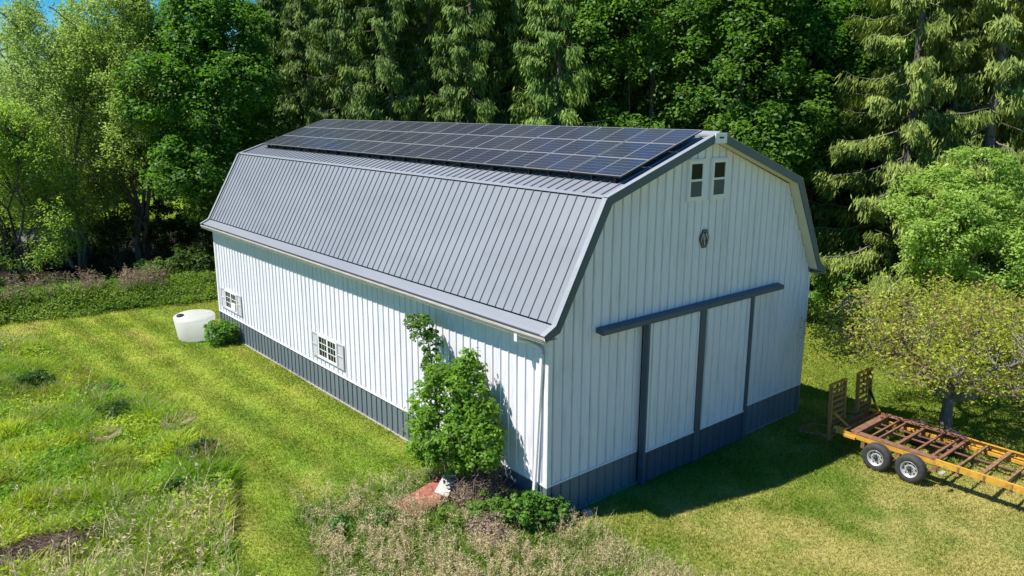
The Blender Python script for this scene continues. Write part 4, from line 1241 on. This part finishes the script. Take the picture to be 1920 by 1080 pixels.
# ------------------------------------------------------------------ trees
LG1, LG2 = (.17, .29, .06), (.32, .43, .12)
airy_tree('thin_tree', 'yellow-green multi-stemmed tree at the far left edge of the lawn', place(45, 520, 41.5), 9.3, 3.4, 1.6, 201, 620, 58, .14, (.18, .30, .05), (.33, .45, .10), stems=5, group='thin light green trees left of the barn', stem_r=.10)
airy_tree('thin_tree', 'tall olive green tree with grey twigs, second from the left edge', place(150, 500, 47), 15.7, 4.4, 3.5, 202, 1000, 58, .15, LG1, (.33, .41, .14), stems=3, group='thin light green trees left of the barn', twigs=420, bark='barkgrey')
airy_tree('thin_tree', 'tall thin tree with three bare dark trunks beside the dark maple', place(268, 480, 46), 16.6, 3.7, 6.0, 203, 760, 58, .15, (.19, .29, .06), LG2, stems=4, group='thin light green trees left of the barn', twigs=320, stem_r=.2)
airy_tree('thin_tree', 'light green tree crowding the left border behind the multi-stemmed one', place(-40, 500, 49), 9.6, 4.4, 2.5, 204, 800, 56, .15, LG1, LG2, stems=3, group='thin light green trees left of the barn')
airy_tree('thin_tree', 'bright yellow-green tree standing in the sunny gap behind the shed', place(165, 420, 62), 13.5, 4.8, 2.8, 205, 800, 40, .16, (.19, .27, .045), (.33, .40, .09), stems=3, group='thin light green trees left of the barn')
airy_tree('thin_tree', 'small light green tree low between the olive tree and the bare trunks', place(215, 460, 50), 9.5, 3.2, 2.0, 206, 520, 42, .14, (.14, .22, .04), (.28, .35, .085), stems=4, group='thin light green trees left of the barn', stem_r=.09)
t5 = None
MG1, MG2 = (.045, .125, .018), (.125, .26, .038)
broad_tree('maple_tree', 'dense dark green maple towering left of the barn roof', place(415, 450, 45), 15.9, 4.5, 1.8, 211, 900, 74, .20, MG1, MG2, 'broad maples around the barn', rc=.85)
m2 = broad_tree('maple_tree', 'big green maple behind the gable end of the solar array', place(1215, 230, 41), 19.5, 4.3, 2.5, 212, 820, 72, .20, (.06, .145, .022), (.155, .275, .045), 'broad maples around the barn', rc=.85)
broad_tree('maple_tree', 'tall maple above and right of the barn roof peak', place(1385, 230, 38), 18.5, 4.3, 2.5, 213, 820, 74, .20, (.055, .135, .022), (.145, .26, .042), 'broad maples around the barn', rc=.85)
broad_tree('maple_tree', 'shadowy maple between the roof peak and the right-hand spruces', place(1510, 300, 41), 18.5, 4.2, 2.5, 214, 700, 70, .20, MG1, MG2, 'broad maples around the barn', rc=.85)

SG1, SG2 = (.035, .085, .014), (.18, .285, .048)
SPR = [(505, 0, 54, 18.6, 2.9, 301, 'slim dark spruce whose tip shows against the sky'),
       (585, 220, 51, 21, 3.3, 302, 'spruce next to the sky gap behind the far roof end'),
       (655, 220, 45, 23, 3.5, 303, 'drooping spruce behind the far end of the solar array'),
       (735, 220, 44, 24, 3.6, 304, 'dark drooping spruce behind the middle left of the array'),
       (885, 220, 43, 24, 3.6, 305, 'drooping spruce with long hanging tassels behind the mid array'),
       (965, 220, 44, 24, 3.5, 306, 'spruce behind the middle of the roof with gaps of bare wood'),
       (1048, 220, 41, 23, 3.8, 307, 'brightest green full spruce behind the right half of the array'),
       (1135, 220, 44, 24, 3.7, 308, 'spruce between the brightest spruce and the big maple'),
       (810, 220, 45.5, 25, 3.3, 309, 'narrow dark spruce between the two darkest spruces behind mid array')]
base = {}
for k, (u, v, D, H_, R_, seed, lab) in enumerate(SPR):
    br = 1.25 if seed == 307 else (1.0 if k > 2 else .95)
    spruce(lab, place(u, v, D), seed, H_, R_, 2.0, 150, tuple(np.array(SG1) * br), tuple(np.array(SG2) * br), tass=(.35, 1.5), per=44, lw=.031, gap=.04, step=.155)
RG1, RG2 = (.075, .12, .022), (.28, .36, .075)
for k, (u, v, D, H_, R_, seed, lab) in enumerate([(1700, 300, 35.5, 23, 5.0, 311, 'large olive spruce with long bare-twigged arms right of the barn'),
                                                  (1850, 300, 34.5, 23, 5.0, 312, 'large olive spruce at the right edge above the light bush'),
                                                  (1960, 300, 37, 23, 4.8, 313, 'olive spruce cut off by the right border'),
                                                  (1600, 300, 44, 23, 4.2, 314, 'darker spruce set back behind the right-hand olive spruces')]):
    spruce(lab, place(u, v, D), seed, H_, R_, 1.2, 112, RG1, RG2, 'olive spruces right of the barn', tass=(.3, 1.2), per=44, lw=.031, gap=.10, step=.14)

broad_tree('bush_tree', 'fresh light green bushy tree right of the barn under the spruces', place(1820, 480, 30.5), 8.5, 3.5, .8, 221, 620, 66, .13, (.17, .29, .055), (.35, .47, .12), rc=.5, trunk_r=.12)
broad_tree('bush_tree', 'light green lilac-like bush right beside the barn back corner', place(1562, 580, 36.8), 3.2, 2.0, .25, 222, 230, 60, .12, (.13, .26, .05), (.24, .39, .09), rc=.36, trunk_r=.06)

# old apple tree behind the trailer
ap = thing('apple_tree', 'low spreading apple tree with bronze-green leaves behind the trailer', 'tree', hpt(13.42, -3.6))
r = np.random.default_rng(401); mb = MB(); nodes = []
fork = np.array([.05, .0, 1.0])
mb.tube([(0, 0, -.2), (-.02, 0, .15), (.03, .02, .55), fork], [.25, .19, .165, .155], 10, cap=False)
for a, l, zz in ((-.75, 2.9, 1.75), (.1, 2.6, 2.9), (.9, 2.7, 3.0), (1.8, 2.6, 3.0), (2.7, 2.8, 2.7), (3.6, 2.7, 2.3), (4.4, 2.5, 2.5), (5.0, 2.9, 1.9)):
    e = np.array([math.cos(a) * l, math.sin(a) * l, zz])
    pts = limb(mb, fork - np.array([0, 0, .1]), e, .12, .03, r, 7, 8, .35, .10); nodes += pts[2:]
    for j in range(7):
        p = pts[r.integers(2, 8)]; aa = a + r.normal(0, .9); ll = r.uniform(.6, 1.6)
        q = limb(mb, p, p + np.array([math.cos(aa) * ll, math.sin(aa) * ll, r.uniform(-.2, .9) * ll]), .035, .01, r, 5, 5, .3); nodes += q[1:]
nod = np.array(nodes); cen = []
while len(cen) < 820:
    p = np.array([r.normal(0, 1), r.normal(0, 1), r.normal(0, 1)]); p = p / np.linalg.norm(p) * r.random() ** .28
    p = p * np.array([3.8, 3.5, 1.75])
    p = np.array([.767, -.642, 0]) * (p[0] - .45) + np.array([.642, .767, 0]) * p[1] + np.array([0, 0, p[2] + 2.7])
    if p[2] < 1.4 + (.22 if p[0] < p[1] else .12) * math.hypot(p[0], p[1]): continue
    if p[2] < 1.8 and r.random() < .35: continue
    if vnoise(np.array([p[0] / 1.1 + 40]), np.array([p[1] / 1.1 + p[2] * .9]), 17)[0] < .37: continue
    cen.append(p)
cen = np.array(cen)
for i in r.choice(820, 760, replace=False):
    k = np.argmin(((nod - cen[i]) ** 2).sum(1)); limb(mb, nod[k], cen[i], .016, .006, r, 4, 4, .3)
mb.build('trunk', M['barkgrey'], ap)
per = 30; n = 820 * per; ki = np.repeat(np.arange(820), per)
P = cen[ki] + r.standard_normal((n, 3)) * np.array([.24, .24, .16])
brz = (r.random(820) < .3)[ki] & (r.random(n) < .7)
col = mixcol(n, r, (.22, .29, .045), (.44, .48, .085), None, .3); col[brz] = mixcol(brz.sum(), r, (.20, .13, .07), (.36, .26, .15), None, .25)
np_mesh('crown', leaves(P, r.standard_normal((n, 3)) * .6 + np.array([0, 0, .8]), .10, col, r, .55), 4, M['leaf'], col, ap)

# second row that closes the wood
def back_row():
    srcs = [o for o in COL.objects if o.name.startswith('spruce_tree')]
    m = [o for o in COL.objects if o.name.startswith('maple_tree')]
    spots = [(560, 62, 1.05), (690, 56, 1.0), (800, 55, 1.05), (900, 55, 1.0), (1000, 54, 1.05), (1090, 53, 1.1), (1180, 53, 1.1), (1290, 52, 1.1), (1400, 50, 1.1), (1500, 50, 1.1), (1650, 48, 1.05), (1780, 46, 1.05), (1900, 46, 1.05)]
    words = ['behind the far roof end', 'behind the spruces left of centre', 'behind the dark spruce', 'behind the tasselled spruce', 'behind the gappy spruce', 'behind the brightest spruce', 'behind the big maple, left part', 'behind the big maple, right part',
             'behind the maple over the roof peak', 'behind the shadowy maple', 'behind the large olive spruce, left part', 'behind the two large olive spruces', 'deep in the right border']
    for k, (u, D, s) in enumerate(spots):
        o = copy_tree(srcs[(k * 3 + 2) % len(srcs)])
        p = place(u, 250, D); o.location = p; o.scale = (s, s, s); o.rotation_euler = (0, 0, k * 1.7)
        o['label'] = 'shaded spruce of the second row, ' + words[k]; o['group'] = 'second row of spruces'
    for k, (u, D, s, w) in enumerate([(415, 57, .84, 'maple half hidden behind the dark maple left of the roof'), (505, 60, .86, 'maple in the gap between dark maple and slim spruce'), (1280, 49, 1.05, 'maple filling the wood behind the big gable maples'), (1450, 46, 1.0, 'maple deep in shade behind the roof peak'), (1560, 45, .95, 'maple deep in shade before the darker spruce')]):
        o = copy_tree(m[k % len(m)]); o.location = place(u, 300, D); o.scale = (s, s, s); o.rotation_euler = (0, 0, 2 + k * 1.9)
        o['label'] = w; o['group'] = 'second row of maples'
    wds = ['over the far roof end', 'over the slim array end', 'left of the middle of the array', 'over the middle of the array', 'right of the middle of the array', 'over the near third of the array', 'over the near end of the array', 'over the roof peak', 'right of the roof peak', 'over the right roof slope', 'left of the olive spruces', 'over the olive spruces', 'over the light bush', 'at the right border']
    for k, w in enumerate(wds):
        u = 590 + k * 102; D = 66 - k * .7
        o = copy_tree(m[k % len(m)]); o.location = place(u, 250, D); sc = 1.25 + .1 * math.sin(k * 2.1); o.scale = (sc, sc, sc * 1.08); o.rotation_euler = (0, 0, k * 2.3)
        o['label'] = 'farthest maple at the back of the wood, ' + w; o['group'] = 'farthest row of maples'
    th = [o for o in COL.objects if o.name.startswith('thin_tree')]
    for k, (u, D, s, w) in enumerate([(60, 78, .8, 'far thin tree beyond the sunny gap, leftmost'), (300, 74, 1.05, 'far thin tree seen beside the bare dark trunks'), (395, 70, 1.1, 'far thin tree hidden behind the dark maple'), (-60, 66, .75, 'thin tree behind the left border trees'), (215, 92, 1.15, 'farthest thin tree beyond the sunny gap')]):
        o = copy_tree(th[(k + 1) % 4]); o.location = place(u, 420, D); o.scale = (s, s, s); o.rotation_euler = (0, 0, 1 + k * 1.3)
        o['label'] = w; o['group'] = 'far thin trees'


back_row()

# ------------------------------------------------------------------ world, sun, camera
wd = bpy.data.worlds.new('World'); SC.world = wd; wd.use_nodes = True
nt = wd.node_tree; bg = nt.nodes['Background']
sky = nt.nodes.new('ShaderNodeTexSky'); sky.sky_type = 'NISHITA'; sky.sun_disc = False
sdir = np.array([-.58, .29, 1.0]); sdir /= np.linalg.norm(sdir)      # towards the sun
el = math.asin(sdir[2]); az = math.atan2(sdir[0], sdir[1])
sky.sun_elevation = el; sky.sun_rotation = az
sky.air_density = 1.0; sky.dust_density = .1; sky.ozone_density = 5.0
hsv = nt.nodes.new('ShaderNodeHueSaturation'); hsv.inputs['Saturation'].default_value = 1.8
nt.links.new(sky.outputs['Color'], hsv.inputs['Color']); nt.links.new(hsv.outputs['Color'], bg.inputs['Color']); bg.inputs['Strength'].default_value = .08
sl = bpy.data.lights.new('sun', 'SUN'); sl.energy = 5.0; sl.angle = math.radians(.53); sl.color = (1, .925, .83)
so = bpy.data.objects.new('sun', sl); link(so)
so.rotation_euler = Vector(sdir).to_track_quat('Z', 'Y').to_euler(); so.location = (-20, 10, 40)

cam = bpy.data.cameras.new('camera'); cam.sensor_width = 36; cam.lens = FPX / 1920 * 36; cam.clip_start = .1; cam.clip_end = 3000
co = bpy.data.objects.new('camera', cam); link(co)
mw = Matrix.Identity(4)
for i in range(3):
    mw[i][0] = RT[i]; mw[i][1] = UP[i]; mw[i][2] = -FW[i]; mw[i][3] = CAM[i]
co.matrix_world = mw
SC.camera = co
SC.view_settings.view_transform = 'Standard'; SC.view_settings.look = 'None'; SC.view_settings.exposure = .70; SC.view_settings.gamma = 1
SC.cycles.max_bounces = 6; SC.cycles.diffuse_bounces = 3; SC.cycles.glossy_bounces = 3; SC.cycles.transmission_bounces = 3; SC.cycles.transparent_max_bounces = 4
SC.cycles.use_denoising = True
